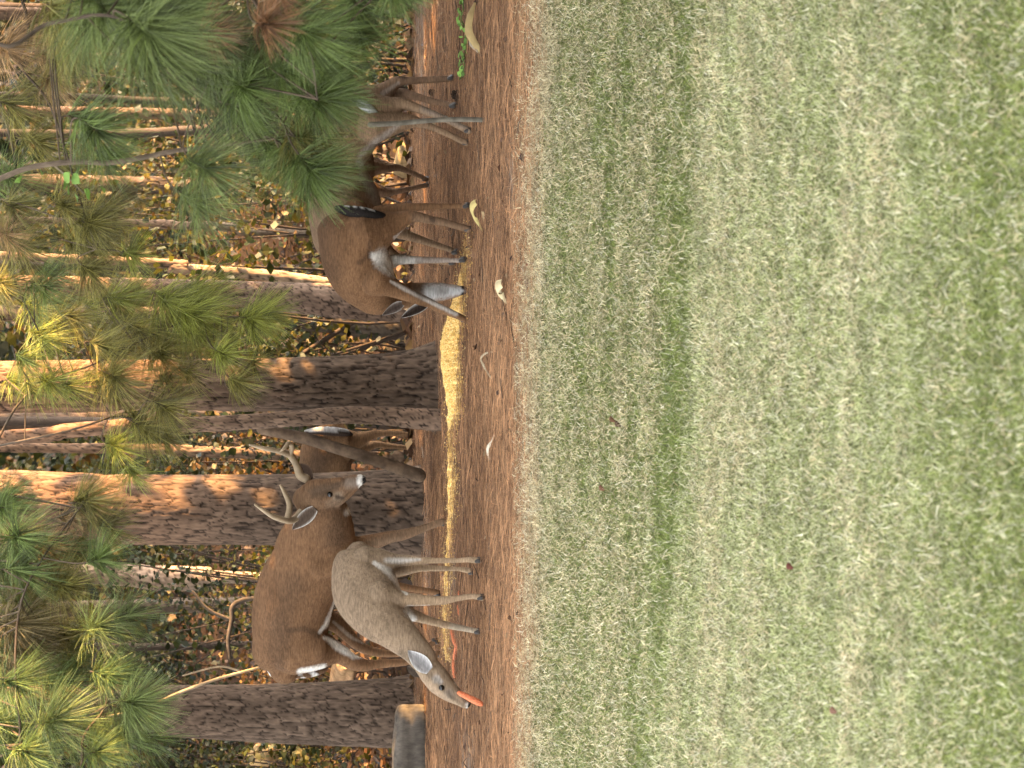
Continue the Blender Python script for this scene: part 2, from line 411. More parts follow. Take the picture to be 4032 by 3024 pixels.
T2 = pine_tree('thick plated pine trunk right behind the head of the antlered buck', [(1660, 1850, 2190), (1400, 1860, 2165), (1000, 1868, 2146), (450, 1870, 2138), (0, 1855, 2085)], 18.3, 14, .75, 11, .034, .16, .007, flare=[(.2, .06, .3), (3.0, .05, .3)])
pine_tree('broad furrowed pine trunk rising behind the widest part of the corn pile', [(1700, 1380, 1640), (1600, 1395, 1625), (1380, 1404, 1617), (1000, 1412, 1617), (500, 1420, 1612), (100, 1425, 1625)], 17.6, 13, .85, 23, .030, .24, .012, flare=[(.1, .22, .12), (2.9, .08, .25)])
pine_tree('slim reddish pine stem hugging the broad furrowed trunk', [(1690, 1610, 1695), (1400, 1600, 1668), (995, 1630, 1690), (796, 1640, 1700), (530, 1648, 1704), (265, 1668, 1724), (0, 1695, 1752)], 17.35, 9, .85, 31, .04, .07, .006, crown=1.6, col=(.13, .088, .062))
pine_tree('smooth pinkish pine trunk above the back of the black-tailed doe', [(1600, 1110, 1270), (1393, 1119, 1258), (1000, 1108, 1215), (700, 1100, 1185), (350, 1090, 1170), (0, 1083, 1150)], 19.0, 12, .9, 41, .06, .06, .007, col=(.14, .095, .068), crown=2.2)

# ------------------------------------------------------------------ deer
def mpx(px, Y): return px / ppm(Y)
class Deer:
    def __init__(s, label, Y, loc, group=None):
        s.Y = Y; s.parts = []; s.root = thing('deer', loc, label, 'deer', group); s.blobs = []; s.strokes = []
    def limb(s, nodes, dep=None, k=5, seg=18):
        """nodes rows: px py dy r_px [r_dep_m]"""
        out = []
        for nd in nodes:
            px, py, dy, r = nd[:4]; q = P(px, py, s.Y + dy); rm = r / ppm(s.Y + dy)
            rd = nd[4] if len(nd) > 4 else (rm if dep is None else rm * dep)
            out.append([*q, rm, rd])
        V, F, caps = loft(np.array(out), k, seg)
        s.parts.append((V, F, caps))
    def paint(s, px, py, dy, rpx, col, rdep=.5, ry=None, st=1.):
        s.blobs.append((P(px, py, s.Y + dy), rpx / ppm(s.Y), rdep, (rpx if ry is None else ry) / ppm(s.Y), np.array(col), st))
    def stroke(s, pts, wid, col, st=1., soft=.7):
        """a coat marking or painted crease shade along photo pixels, wid in px at each point"""
        A = np.array([P(x, y, s.Y) for (x, y) in pts]); s.strokes.append((A, np.array(wid, float) / ppm(s.Y), np.array(col), st, soft))
    def build(s, base, back, voxel=.0065, smooth=5):
        V = []; Fs = []; Cp = []; off = 0
        for v, f, c in s.parts:
            V.append(v); Fs += [tuple(x + off) for x in f.tolist() for x in [np.array(x)]]; Cp += [tuple(x + off) for x in c]; off += len(v)
        me = bpy.data.meshes.new('tmp'); me.from_pydata(np.vstack(V).tolist(), [], [list(map(int, f)) for f in Fs + Cp])
        o = bpy.data.objects.new('tmp', me); C.objects.link(o)
        m = o.modifiers.new('r', 'REMESH'); m.mode = 'VOXEL'; m.voxel_size = voxel; m.use_smooth_shade = True
        m2 = o.modifiers.new('s', 'SMOOTH'); m2.factor = .5; m2.iterations = smooth
        dg = bpy.context.evaluated_depsgraph_get(); ev = o.evaluated_get(dg)
        me2 = bpy.data.meshes.new_from_object(ev)
        bpy.data.objects.remove(o)
        n = len(me2.vertices); co = np.zeros(n * 3, np.float32); me2.vertices.foreach_get('co', co); co = co.reshape(-1, 3).astype(float)
        no = np.zeros(n * 3, np.float32); me2.vertices.foreach_get('normal', no); no = no.reshape(-1, 3)
        # fine hair relief
        co2 = co + no * ((fbm(co * 45, 2) - .4) * .004 + (fbm(co * 7 + 2, 2) - .4) * .022 * sstep(.45, .75, co[:, 2]))[:, None]
        me2.vertices.foreach_set('co', co2.astype(np.float32).ravel())
        upf = sstep(.2, .95, no[:, 2].astype(float))[:, None] * .6
        col = np.array(base) * (1 - upf) + np.array(back) * upf
        low = sstep(.62, .40, co[:, 2])[:, None] * .35; col = col * (1 - low) + np.array(base) * np.array([1.5, 1.55, 1.6]) * low
        col = col * 1.48 * np.array([1.01, .95, .86]) * (.74 + .6 * fbm(co * np.array([7, 9, 13]) + 4, 4))[:, None]
        for (c, rx, rd, rz, cl, st) in s.blobs:
            dd = np.sqrt(((co[:, 0] - c[0]) / rz) ** 2 + ((co[:, 2] - c[2]) / rx) ** 2 + ((co[:, 1] - c[1]) / rd) ** 2)
            dd = dd + .35 * (fbm(co * 60, 2) - .4)
            wgt = (st * (1 - sstep(.6, 1.05, dd)))[:, None]; col = col * (1 - wgt) + cl * wgt
        wob = .9 * (fbm(co * np.array([120, 120, 60]), 2) - .4)
        for (A, wd, cl, st, soft) in s.strokes:
            best = np.full(n, 9.)
            for k in range(max(1, len(A) - 1)):
                a = A[k]; b = A[min(k + 1, len(A) - 1)]; wa, wb = wd[k], wd[min(k + 1, len(wd) - 1)]
                ab = (b - a)[[0, 2]]; t = np.clip(((co[:, [0, 2]] - a[[0, 2]]) @ ab) / max(1e-9, ab @ ab), 0, 1)
                dd = np.linalg.norm(co[:, [0, 2]] - (a[[0, 2]] + t[:, None] * ab), axis=1) / (wa + (wb - wa) * t); best = np.minimum(best, dd)
            wgt = (st * (1 - sstep(1 - soft, 1 + soft, best + wob)))[:, None]; col = col * (1 - wgt) + cl * wgt
        set_col(me2, col); me2.materials.clear(); me2.materials.append(M_fur)
        me2.polygons.foreach_set('use_smooth', np.ones(len(me2.polygons), bool))
        me2.name = 'body'
        b = bpy.data.objects.new('body', me2); C.objects.link(b); b.parent = s.root; b.matrix_parent_inverse = Matrix.Translation(-Vector(s.root.location))
        s.body = b; s.co = co2; s.no = no; s.col = col
        s.bvh = BVHTree.FromPolygons([tuple(x) for x in co2], [tuple(p.vertices) for p in me2.polygons])
        s.fur(); return b
    def fur(s, n=26000):
        idx = rng.integers(0, len(s.co), n); p = s.co[idx]; nn = s.no[idx].astype(float)
        flow = unit(np.cross(np.cross(nn, np.array([.15 * s.flow, .0, -1.0])), nn) + 1e-6)
        d = unit(flow + nn * .35 + rng.normal(0, .15, (n, 3))); sd = unit(np.cross(d, nn))
        ln = rng.uniform(.010, .024, n) * np.where(p[:, 2] < .38, .4, 1)
        c = s.col[idx] * rng.uniform(.6, 1.45, (n, 1))
        V, F, cc = strips(p - nn * .002, d, ln, np.full(n, .0022), sd, nn * -.003, c, 1, .15)
        o = mesh_np('fur', V, [F], M_fur, s.root, col=cc); o['kind'] = 'stuff'
    flow = 1
    def hit(s, px, py):
        d = Vector(ray(px, py)).normalized(); r = s.bvh.ray_cast(Vector(CAM), d)
        return (np.array(r[0]), np.array(r[1])) if r[0] is not None else (None, None)
    def eye(s, px, py, rpx, Y=None):
        h, n = s.hit(px, py)
        if h is None: return
        r = rpx / ppm(s.Y); c = h - n * r * .35
        V = []; seg = 14; rows = 9
        for i in range(rows):
            a = math.pi * i / (rows - 1)
            for j in range(seg):
                b = 2 * math.pi * j / seg; V.append(c + r * np.array([math.sin(a) * math.cos(b), math.sin(a) * math.sin(b), math.cos(a)]))
        F = [[i * seg + j, i * seg + (j + 1) % seg, (i + 1) * seg + (j + 1) % seg, (i + 1) * seg + j] for i in range(rows - 1) for j in range(seg)]
        mesh_np('eye', np.array(V), [np.array(F)], M_eye, s.root)
    def ear(s, base, tip, wpx, dyb, dyt, inner=(.27, .26, .26), outer=(.055, .042, .032), rim=(.42, .41, .39), face=(0, -1, .2), cup=.45, side=0.):
        b = P(*base, s.Y + dyb); t = P(*tip, s.Y + dyt); ax = t - b; L = np.linalg.norm(ax); ax /= L
        f = np.array(face, float); f = unit(f - ax * (f @ ax)); wv = np.cross(ax, f); wd = wpx / ppm(s.Y) * .5
        n, m = 14, 11; V = []; cc = []; V2 = []; c2 = []
        for i in range(n):
            q = i / (n - 1); w = wd * (math.sin(math.pi * min(1, q * .93 + .07) ** .8) ** .8 + .12 * (1 - q))
            for j in range(m):
                e = j / (m - 1) * 2 - 1
                c = b + ax * L * q + wv * w * e + f * (abs(e) ** 2 * w * cup * 1.6 - w * cup * .6) - f * (.01 * q)
                V.append(c); V2.append(c - f * (.004 + .008 * (1 - abs(e))))
                rimf = max(0, abs(e) - .72) / .28; streak = .45 + .55 * abs(math.sin(e * 7 + q * 3))
                ci = np.array(inner) * (.55 + .6 * streak * abs(e)) ; cc.append(ci * (1 - rimf) + np.array(rim) * rimf)
                c2.append(np.array(outer))
        nv = n * m; ii = np.array([[i * m + j, i * m + j + 1, (i + 1) * m + j + 1, (i + 1) * m + j] for i in range(n - 1) for j in range(m - 1)])
        edge = []
        for i in range(n - 1):
            for j in (0, m - 1): edge.append([i * m + j, (i + 1) * m + j, (i + 1) * m + j + nv, i * m + j + nv])
        for j in range(m - 1):
            for i in (0, n - 1): edge.append([i * m + j, i * m + j + 1, i * m + j + 1 + nv, i * m + j + nv])
        mesh_np('ear', np.array(V + V2), [np.vstack([ii, ii[:, ::-1] + nv, np.array(edge)])], M_fur, s.root, col=np.array(cc + c2))
    def loftpart(s, name, nodes, mat, colf, k=5, seg=12, dep=None, parent=None):
        out = []
        for nd in nodes:
            px, py, dy, r = nd[:4]; q = P(px, py, s.Y + dy); rm = r / ppm(s.Y + dy); out.append([*q, rm, nd[4] if len(nd) > 4 else (rm if dep is None else rm * dep)])
        V, F, _ = loft(np.array(out), k, seg)
        cc = colf(V) if callable(colf) else np.tile(np.array(colf), (len(V), 1)) * (.8 + .4 * fbm(V * 40, 2))[:, None]
        return mesh_np(name, V, [F], mat, parent or s.root, col=cc)
    def hoof(s, px, py, dy, r=11, dirx=1):
        ps = []
        for sg in (-1, 1):
            nds = []
            for (dx, dyy, rr) in ((-14, 0, .75), (-6, 2, .95), (3, 5, 1.0), (9, 9, .55)):
                q = P(px + dx, py + dyy * dirx, s.Y + dy) + np.array([0, sg * .008, 0]) + np.array([sg * .003, 0, 0]); rm = r * rr / ppm(s.Y); nds.append([*q, rm * .8, rm * .62])
            v, f, _ = loft(np.array(nds), 3, 8); v[:, 2] = np.maximum(v[:, 2], .004); ps.append((v, f))
        V, F = merge(ps); mesh_np('hoof', V, [F], M_hoof, s.root)
    def leg(s, nodes, dirx=1, dep=None, hoofr=12):
        s.limb(nodes, dep, 5, 14); l = nodes[-1]; s.hoof(l[0], l[1], l[2], hoofr, dirx)

WHITE = (.54, .52, .48); TAN = (.27, .19, .12)
def gy(px, py, Y): return float(G(px, py)[1]) - Y      # depth offset of a ground pixel
def setz(nodes, dys):
    return [(a[0], a[1], d, *a[2:]) for a, d in zip(nodes, dys)]
def lerpd(nodes, d0, d1):
    """nodes px py r -> px py dy r with the depth running from d0 to d1"""
    n = len(nodes); return [(a[0], a[1], d0 + (d1 - d0) * (i / (n - 1)), *a[2:]) for i, a in enumerate(nodes)]

def doe_front():
    Y = 15.8; D = Deer('pale grey-brown doe lowering its head with a carrot in its mouth', Y, (*G(1905, 2330)[:2], 0)); D.flow = -1
    D.limb([(1409, 2188, .22, 50, .09), (1402, 2219, .20, 95, .15), (1421, 2274, .14, 119, .17), (1441, 2329, .06, 134, .175), (1468, 2384, -.03, 122, .16), (1503, 2436, -.10, 102, .13), (1540, 2470, -.13, 86, .10),
            (1583, 2509, -.15, 71, .075), (1630, 2552, -.17, 60, .06), (1670, 2598, -.19, 54, .055)], k=6, seg=26)
    D.limb([(1675, 2618, -.19, 46, .06), (1700, 2648, -.20, 51, .07), (1731, 2686, -.22, 51, .066), (1768, 2722, -.24, 41, .05), (1804, 2749, -.255, 29, .036), (1834, 2770, -.265, 21, .028)], k=6, seg=24)
    D.limb([(1735, 2668, -.22, 30, .03), (1780, 2705, -.24, 22, .025), (1808, 2740, -.255, 16, .022)])     # jaw
    D.leg(lerpd([(1449, 2212, 66), (1527, 2210, 42), (1566, 2208, 27), (1629, 2207, 19), (1684, 2207, 13.5), (1801, 2207, 10.5), (1848, 2204, 12.5), (1888, 2208, 12)], .06, gy(1907, 2211, Y)), -1)
    D.leg(lerpd([(1500, 2240, 50), (1590, 2240, 28), (1645, 2236, 18), (1700, 2238, 13), (1800, 2240, 10), (1842, 2246, 12), (1862, 2254, 10)], .26, gy(1872, 2258, Y)), -1)
    D.leg(lerpd([(1500, 2345, 62), (1560, 2356, 42), (1605, 2360, 29), (1684, 2364, 21), (1746, 2364, 18), (1801, 2356, 13), (1860, 2348, 12), (1897, 2354, 13)], -.12, gy(1919, 2368, Y)), -1)
    D.leg(lerpd([(1570, 2410, 40), (1629, 2423, 25), (1684, 2442, 18), (1762, 2462, 15), (1836, 2477, 12), (1876, 2485, 12), (1886, 2488, 11)], .06, gy(1900, 2495, Y)), -1)
    g = (.118, .090, .066)
    LT = (.29, .205, .13)
    for (x0, y0, x1, y1) in ((1600, 2360, 1910, 2360), (1640, 2207, 1900, 2208), (1650, 2240, 1860, 2250), (1680, 2442, 1900, 2490)): D.stroke([(x0, y0), (x1, y1)], [30, 34], LT, .8)
    D.stroke([(1790, 2468), (1890, 2490)], [18, 20], (.30, .25, .19), .8)
    D.stroke([(1472, 2215), (1527, 2250), (1566, 2297), (1586, 2329)], [7, 13, 12, 6], WHITE)
    D.stroke([(1519, 2207), (1574, 2207), (1652, 2203)], [9, 10, 5], (.38, .36, .33), .85, .9)
    D.stroke([(1597, 2399), (1629, 2438)], [18, 13], WHITE); D.stroke([(1590, 2384), (1676, 2381)], [6, 5], WHITE)
    D.stroke([(1731, 2597), (1770, 2650)], [9, 10], (.34, .32, .29), .8); D.stroke([(1778, 2662), (1810, 2690), (1824, 2718)], [13, 12, 7], WHITE)
    D.stroke([(1808, 2749), (1813, 2772)], [6, 6], (.36, .34, .31)); D.stroke([(1739, 2708), (1741, 2712)], [17, 17], (.20, .165, .13), .8); D.stroke([(1746, 2722), (1760, 2730)], [6, 5], (.08, .062, .045), .6)
    D.stroke([(1788, 2700), (1800, 2742)], [7, 6], (.09, .07, .055), .6); D.stroke([(1690, 2652), (1704, 2664)], [14, 10], (.34, .32, .30), .8); D.stroke([(1830, 2758), (1846, 2782)], [18, 18], (.012, .01, .01), 1, .2)
    D.stroke([(1560, 2555), (1650, 2622), (1730, 2705), (1800, 2760)], [12, 12, 12, 6], (.075, .055, .038), .55)
    D.build(g, (.088, .067, .050))
    D.eye(1739, 2708, 12)
    D.ear((1692, 2640), (1604, 2562), 60, -.27, -.24, cup=.28)
    D.ear((1660, 2655), (1598, 2625), 40, -.14, -.08, inner=(.08, .06, .045), rim=(.06, .05, .04), outer=(.09, .07, .05))
    D.loftpart('tail', [(1418, 2176, .27, 12), (1455, 2172, .30, 18), (1490, 2178, .31, 12)], M_fur, (.07, .047, .031))
    return D
doe1 = doe_front()

def buck():
    Y = 17.15; D = Deer('big brown buck with pale antlers standing in front of the thick plated trunk', Y, (*G(1750, 2330)[:2], 0))
    D.limb([(1119, 2632, .20, 62, .10), (1112, 2587, .20, 117, .18), (1127, 2525, .18, 140, .21), (1143, 2446, .14, 154, .225), (1155, 2368, .08, 158, .225), (1182, 2290, .02, 157, .21), (1221, 2219, -.04, 157, .19), (1245, 2149, -.10, 156, .17),
            (1262, 2085, -.16, 138, .15), (1268, 2030, -.22, 112, .125), (1255, 1985, -.28, 88, .10)], k=6, seg=28)
    D.limb([(1200, 1962, -.28, 46, .07), (1240, 1950, -.33, 60, .085), (1290, 1942, -.37, 60, .08), (1330, 1926, -.41, 45, .055), (1366, 1908, -.45, 33, .043), (1395, 1897, -.48, 29, .038), (1420, 1889, -.49, 22, .03)], k=6, seg=24)
    D.limb([(1225, 1918, -.40, 30, .03), (1290, 1905, -.45, 24, .025), (1340, 1896, -.48, 20, .02)], seg=16)      # brow and nose bridge
    D.limb([(1270, 1962, -.42, 20, .02), (1320, 1955, -.44, 16, .015)], seg=14)
    D.limb([(1290, 1985, -.30, 36, .04), (1350, 1955, -.36, 24, .03), (1405, 1912, -.44, 15, .02)], seg=16)       # jaw
    D.leg(lerpd([(1330, 2180, 85), (1409, 2160, 55), (1449, 2141, 37), (1527, 2117, 26), (1590, 2105, 22), (1652, 2086, 17), (1715, 2063, 14.5), (1745, 2055, 16)], -.10, gy(1764, 2058, Y)), 1, hoofr=15)
    D.leg(lerpd([(1380, 2230, 70), (1450, 2265, 42), (1520, 2296, 25), (1590, 2313, 17), (1680, 2326, 13), (1722, 2334, 14)], .10, gy(1748, 2340, Y)), 1, hoofr=13)
    D.leg(lerpd([(1159, 2560, 100), (1253, 2560, 80), (1331, 2574, 44), (1386, 2606, 33), (1433, 2619, 26), (1488, 2615, 19), (1590, 2607, 15.5), (1680, 2592, 13), (1726, 2573, 14)], .10, gy(1742, 2560, Y)), 1, hoofr=13)
    D.leg(lerpd([(1230, 2420, 65), (1290, 2440, 45), (1339, 2470, 34), (1402, 2533, 24), (1449, 2560, 20), (1511, 2572, 16), (1590, 2572, 13), (1680, 2545, 12), (1720, 2522, 12)], .30, gy(1735, 2512, Y)), 1, hoofr=12)
    D.limb([(1190, 2545, -.005, 74, .05), (1240, 2540, .0, 66, .05)], seg=20)    # haunch muscle
    D.limb([(1255, 2215, -.20, 70, .05), (1330, 2215, -.2, 55, .05)], seg=20)    # shoulder
    D.stroke([(1315, 2368), (1307, 2415), (1284, 2462), (1257, 2489)], [7, 13, 13, 6], WHITE); D.stroke([(1276, 2509), (1339, 2552), (1402, 2587), (1449, 2597)], [6, 15, 13, 4], WHITE)
    D.stroke([(1330, 2462), (1400, 2522), (1450, 2550)], [5, 7, 4], (.3, .25, .2), .8); D.stroke([(1182, 2646), (1276, 2630)], [11, 12], WHITE)
    D.stroke([(1362, 2001), (1345, 2010)], [15, 12], (.5, .48, .45)); D.stroke([(1450, 2141), (1740, 2058)], [24, 18], (.15, .105, .07), .7)
    D.stroke([(1215, 1925), (1257, 1918), (1296, 1900)], [22, 24, 14], (.028, .019, .013), .9); D.stroke([(1335, 1893), (1365, 1890)], [22, 20], (.13, .105, .085), .8)
    D.stroke([(1190, 1960), (1250, 1950), (1320, 1930)], [50, 64, 40], (.075, .047, .028), .55, .7); D.stroke([(1299, 1947), (1301, 1949)], [21, 21], (.16, .12, .085), .75, .6); D.stroke([(1299, 1948), (1322, 1952)], [11, 5], (.035, .024, .017), .8); D.stroke([(1270, 1975), (1330, 1985)], [16, 20], (.13, .09, .06), .6)
    D.stroke([(1381, 1862), (1376, 1885), (1388, 1908)], [9, 10, 8], WHITE); D.stroke([(1408, 1868), (1408, 1890), (1420, 1905)], [19, 21, 16], (.010, .009, .010), 1, .2); D.stroke([(1436, 1872), (1428, 1905)], [5, 5], (.4, .38, .35), .9)
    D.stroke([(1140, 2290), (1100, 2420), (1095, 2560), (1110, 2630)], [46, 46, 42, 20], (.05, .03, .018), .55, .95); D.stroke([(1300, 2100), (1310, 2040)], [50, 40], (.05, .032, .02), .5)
    D.stroke([(1250, 2500), (1190, 2470), (1130, 2480)], [10, 12, 10], (.04, .024, .014), .6)  # haunch crease, its shade painted dark into the coat
    D.build((.074, .043, .0245), (.050, .029, .0168))
    D.eye(1299, 1947, 12)
    D.ear((1240, 2002), (1148, 2088), 50, -.39, -.32, inner=(.075, .052, .038), rim=(.36, .34, .31), cup=.22, outer=(.055, .034, .02), face=(.3, -1, -.3))
    D.ear((1225, 1882), (1180, 1822), 44, -.28, -.18, inner=(.05, .03, .02), rim=(.07,.045,.03), outer=(.055, .034, .02))
    bone = lambda V: np.array([.24, .18, .115]) * (.7 + .6 * fbm(V * 30, 2))[:, None] * (.75 + .5 * sstep(V[:, 2].min(), V[:, 2].max(), V[:, 2]))[:, None]
    def antler(main, prongs):
        ps = []
        for q in [main] + prongs:
            nds = [[*P(a, b, Y + c), r * 1.3 / ppm(Y), r * 1.3 / ppm(Y)] for (a, b, c, r) in q]; v, f, _ = loft(np.array(nds), 5, 10); ps.append((v, f))
        V, F = merge(ps); mesh_np('antler', V, [F], M_horn, D.root, col=bone(V))
    antler([(1205, 1885, -.32, 14), (1181, 1871, -.32, 13), (1167, 1831, -.34, 11), (1145, 1795, -.38, 11), (1124, 1784, -.42, 10), (1087, 1774, -.46, 8), (1037, 1765, -.48, 6.5), (983, 1752, -.48, 3)],
           [[(1140, 1790, -.4, 9), (1150, 1762, -.43, 8), (1138, 1745, -.47, 7), (1118, 1766, -.5, 5), (1106, 1775, -.5, 3)]])
    antler([(1215, 1988, -.32, 14), (1185, 2018, -.32, 12), (1165, 2040, -.33, 11), (1145, 2050, -.36, 10.5), (1122, 2048, -.40, 9.5), (1077, 2034, -.45, 8), (1037, 2009, -.48, 6), (1004, 1987, -.5, 3)],
           [[(1132, 2044, -.38, 10), (1140, 1990, -.36, 9), (1124, 1947, -.36, 7), (1104, 1911, -.36, 3)]])
    tc = lambda V: np.where((fbm(V * 30, 2) > .40)[:, None], np.array([.42, .41, .39]), np.array([.08, .045, .025]))
    D.loftpart('tail', [(1062, 2640, .24, 10), (1085, 2652, .27, 20), (1150, 2652, .30, 22), (1220, 2646, .3, 22), (1275, 2638, .3, 12)], M_fur, tc)
    return D
buck()

def doe_mid():
    Y = 16.2; D = Deer('reddish brown doe with a black tail, nosing the ground at the corn', Y, (*G(1860, 1000)[:2], 0)); D.flow = -1
    D.limb([(1400, 838, .02, 55, .08), (1398, 866, .02, 122, .16), (1397, 914, .02, 146, .20), (1395, 976, .03, 138, .21), (1402, 1032, .05, 132, .20), (1432, 1087, .08, 126, .18), (1457, 1130, .11, 108, .15), (1485, 1160, .14, 84, .11),
            (1530, 1168, .17, 66, .085), (1580, 1165, .19, 54, .07), (1630, 1158, .20, 46, .06)], k=6, seg=28)
    D.limb([(1640, 1156, .19, 44, .06), (1690, 1152, .18, 40, .06), (1740, 1149, .17, 37, .055), (1785, 1147, .16, 28, .042), (1822, 1143, .155, 18, .032)], k=6, seg=22)
    D.leg(lerpd([(1500, 855, 50), (1560, 832, 34), (1590, 822, 25), (1620, 817, 19), (1700, 813, 13.5), (1800, 812, 12), (1840, 812, 13)], .16, gy(1868, 810, Y) + .05), -1)
    D.leg(lerpd([(1440, 920, 110), (1500, 900, 80), (1560, 875, 46), (1611, 854, 27), (1650, 855, 21), (1690, 865, 18), (1750, 876, 16), (1815, 894, 14.5), (1846, 904, 15)], -.06, gy(1870, 912, Y)), -1)
    D.leg(lerpd([(1500, 1050, 40), (1560, 1024, 24), (1640, 1024, 16), (1700, 1024, 13.5), (1780, 1025, 10), (1825, 1025, 11)], .20, gy(1850, 1025, Y)), -1)
    D.leg(lerpd([(1480, 1100, 70), (1540, 1130, 42), (1600, 1158, 29), (1676, 1188, 22), (1744, 1219, 18), (1805, 1245, 14), (1832, 1260, 14)], -.06, gy(1850, 1272, Y)), -1)
    D.limb([(1415, 940, -.13, 84, .06), (1470, 925, -.12, 70, .06)], seg=20)
    D.stroke([(1453, 1011), (1495, 1025), (1537, 1052), (1578, 1087)], [12, 32, 32, 14], WHITE); D.stroke([(1560, 1024), (1660, 1024)], [22, 16], WHITE); D.stroke([(1660, 1024), (1840, 1025)], [16, 14], (.24, .2, .17), .9)
    D.stroke([(1529, 1111), (1574, 1132), (1653, 1168), (1721, 1200), (1800, 1233)], [5, 8, 8, 8, 10], (.42, .38, .34))
    D.stroke([(1660, 1150), (1700, 1147)], [30, 30], (.06, .045, .034), .7); D.stroke([(1712, 1146), (1745, 1145)], [30, 26], (.36, .36, .35), .9); D.stroke([(1762, 1144), (1834, 1141)], [25, 14], (.42, .42, .42), .95); D.stroke([(1750, 1146), (1756, 1146)], [22, 22], (.12, .1, .085), .6)
    D.stroke([(1543, 941), (1613, 893)], [6, 5], (.4, .35, .3)); D.stroke([(1630, 860), (1860, 908)], [24, 16], (.115, .075, .048), .7)
    D.stroke([(1690, 866), (1694, 872)], [9, 9], (.03, .02, .014), .8); D.stroke([(1838, 1128), (1842, 1130)], [9, 9], (.012, .01, .01)); D.stroke([(1838, 1156), (1842, 1157)], [9, 9], (.012, .01, .01))
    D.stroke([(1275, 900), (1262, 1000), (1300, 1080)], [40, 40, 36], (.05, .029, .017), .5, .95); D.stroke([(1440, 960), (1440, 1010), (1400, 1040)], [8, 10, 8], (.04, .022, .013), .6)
    D.stroke([(1350, 838), (1440, 842)], [8, 8], (.3, .26, .22), .7)
    D.build((.072, .041, .0225), (.048, .0275, .016))
    D.eye(1757, 1188, 7)
    D.ear((1585, 1196), (1508, 1238), 36, .08, .02, inner=(.13, .10, .085), rim=(.45, .42, .39), outer=(.06, .04, .028))
    D.ear((1680, 1200), (1580, 1248), 40, .02, -.02, inner=(.05, .035, .028), rim=(.5, .48, .45), outer=(.06, .04, .028), face=(.3, -1, .4))
    tc = lambda V: np.where(((V[:, 0] > np.interp(V[:, 2], np.sort(V[::12, 2]), V[np.argsort(V[::12, 2]) * 12, 0]) + .025) & (fbm(V * 60, 2) > .34) & (V[:, 2] > V[:, 2].mean() - .03))[:, None], np.array([.40, .39, .37]), np.array([.012, .010, .009]))
    D.loftpart('tail', [(1328, 820, -.06, 12), (1360, 828, -.12, 20), (1420, 838, -.15, 25), (1480, 852, -.13, 24), (1530, 866, -.08, 18), (1560, 876, -.05, 7)], M_fur, tc)
    return D
doe_mid()

def doe_b():
    Y = 16.3; D = Deer('greyish deer with a white tail, half hidden by pine needles behind the black-tailed doe', Y, (*G(1850, 700)[:2], 0)); D.flow = -1
    D.limb([(1400, 430, -.05, 88, .10), (1372, 478, -.02, 140, .16), (1345, 540, .06, 138, .19), (1326, 620, .16, 112, .19), (1332, 700, .26, 118, .20), (1350, 780, .36, 142, .20), (1362, 860, .45, 148, .19), (1360, 930, .52, 130, .17), (1380, 985, .58, 95, .12), (1420, 1030, .62, 72, .09), (1460, 1062, .64, 60, .075)], k=6, seg=28)
    D.limb([(1470, 1066, .64, 55, .07), (1500, 1080, .63, 48, .06), (1530, 1092, .62, 30, .045)], seg=20)
    D.leg(lerpd([(1470, 445, 84), (1540, 425, 50), (1585, 411, 27), (1640, 426, 19), (1690, 443, 16), (1757, 470, 14), (1815, 500, 14), (1846, 515, 15)], -.05, gy(1869, 528, Y)), -1)
    D.leg(lerpd([(1470, 500, 70), (1560, 485, 44), (1620, 478, 28), (1650, 484, 20), (1700, 500, 14.5), (1760, 526, 13), (1815, 553, 13), (1838, 563, 14)], -.12, gy(1858, 572, Y)), -1)
    D.leg(lerpd([(1480, 890, 50), (1560, 910, 30), (1600, 925, 22), (1660, 945, 16), (1720, 965, 13.5), (1780, 985, 11.5), (1795, 994, 11.5)], .40, gy(1815, 1005, Y)), -1)
    D.leg(lerpd([(1480, 960, 45), (1570, 1015, 18), (1680, 1026, 12), (1785, 1036, 10)], .58, gy(1803, 1040, Y)), -1)
    D.stroke([(1412, 616), (1460, 574), (1550, 505)], [10, 13, 9], (.26, .235, .21), .6, .9); D.stroke([(1410, 640), (1450, 690), (1492, 745), (1520, 800)], [12, 26, 26, 16], (.27, .245, .22), .75, .9)
    D.stroke([(1660, 435), (1850, 520)], [18, 16], (.15, .12, .095), .7)
    D.build((.092, .063, .042), (.066, .047, .033))
    D.ear((1480, 1050), (1440, 1020), 30, .6, .6)
    D.ear((1480, 1080), (1450, 1100), 30, .58, .6)
    D.loftpart('tail', [(1390, 390, -.14, 9), (1415, 404, -.17, 17), (1445, 423, -.17, 20), (1472, 440, -.16, 14), (1486, 449, -.15, 6)], M_fur, (.27, .27, .26))
doe_b()
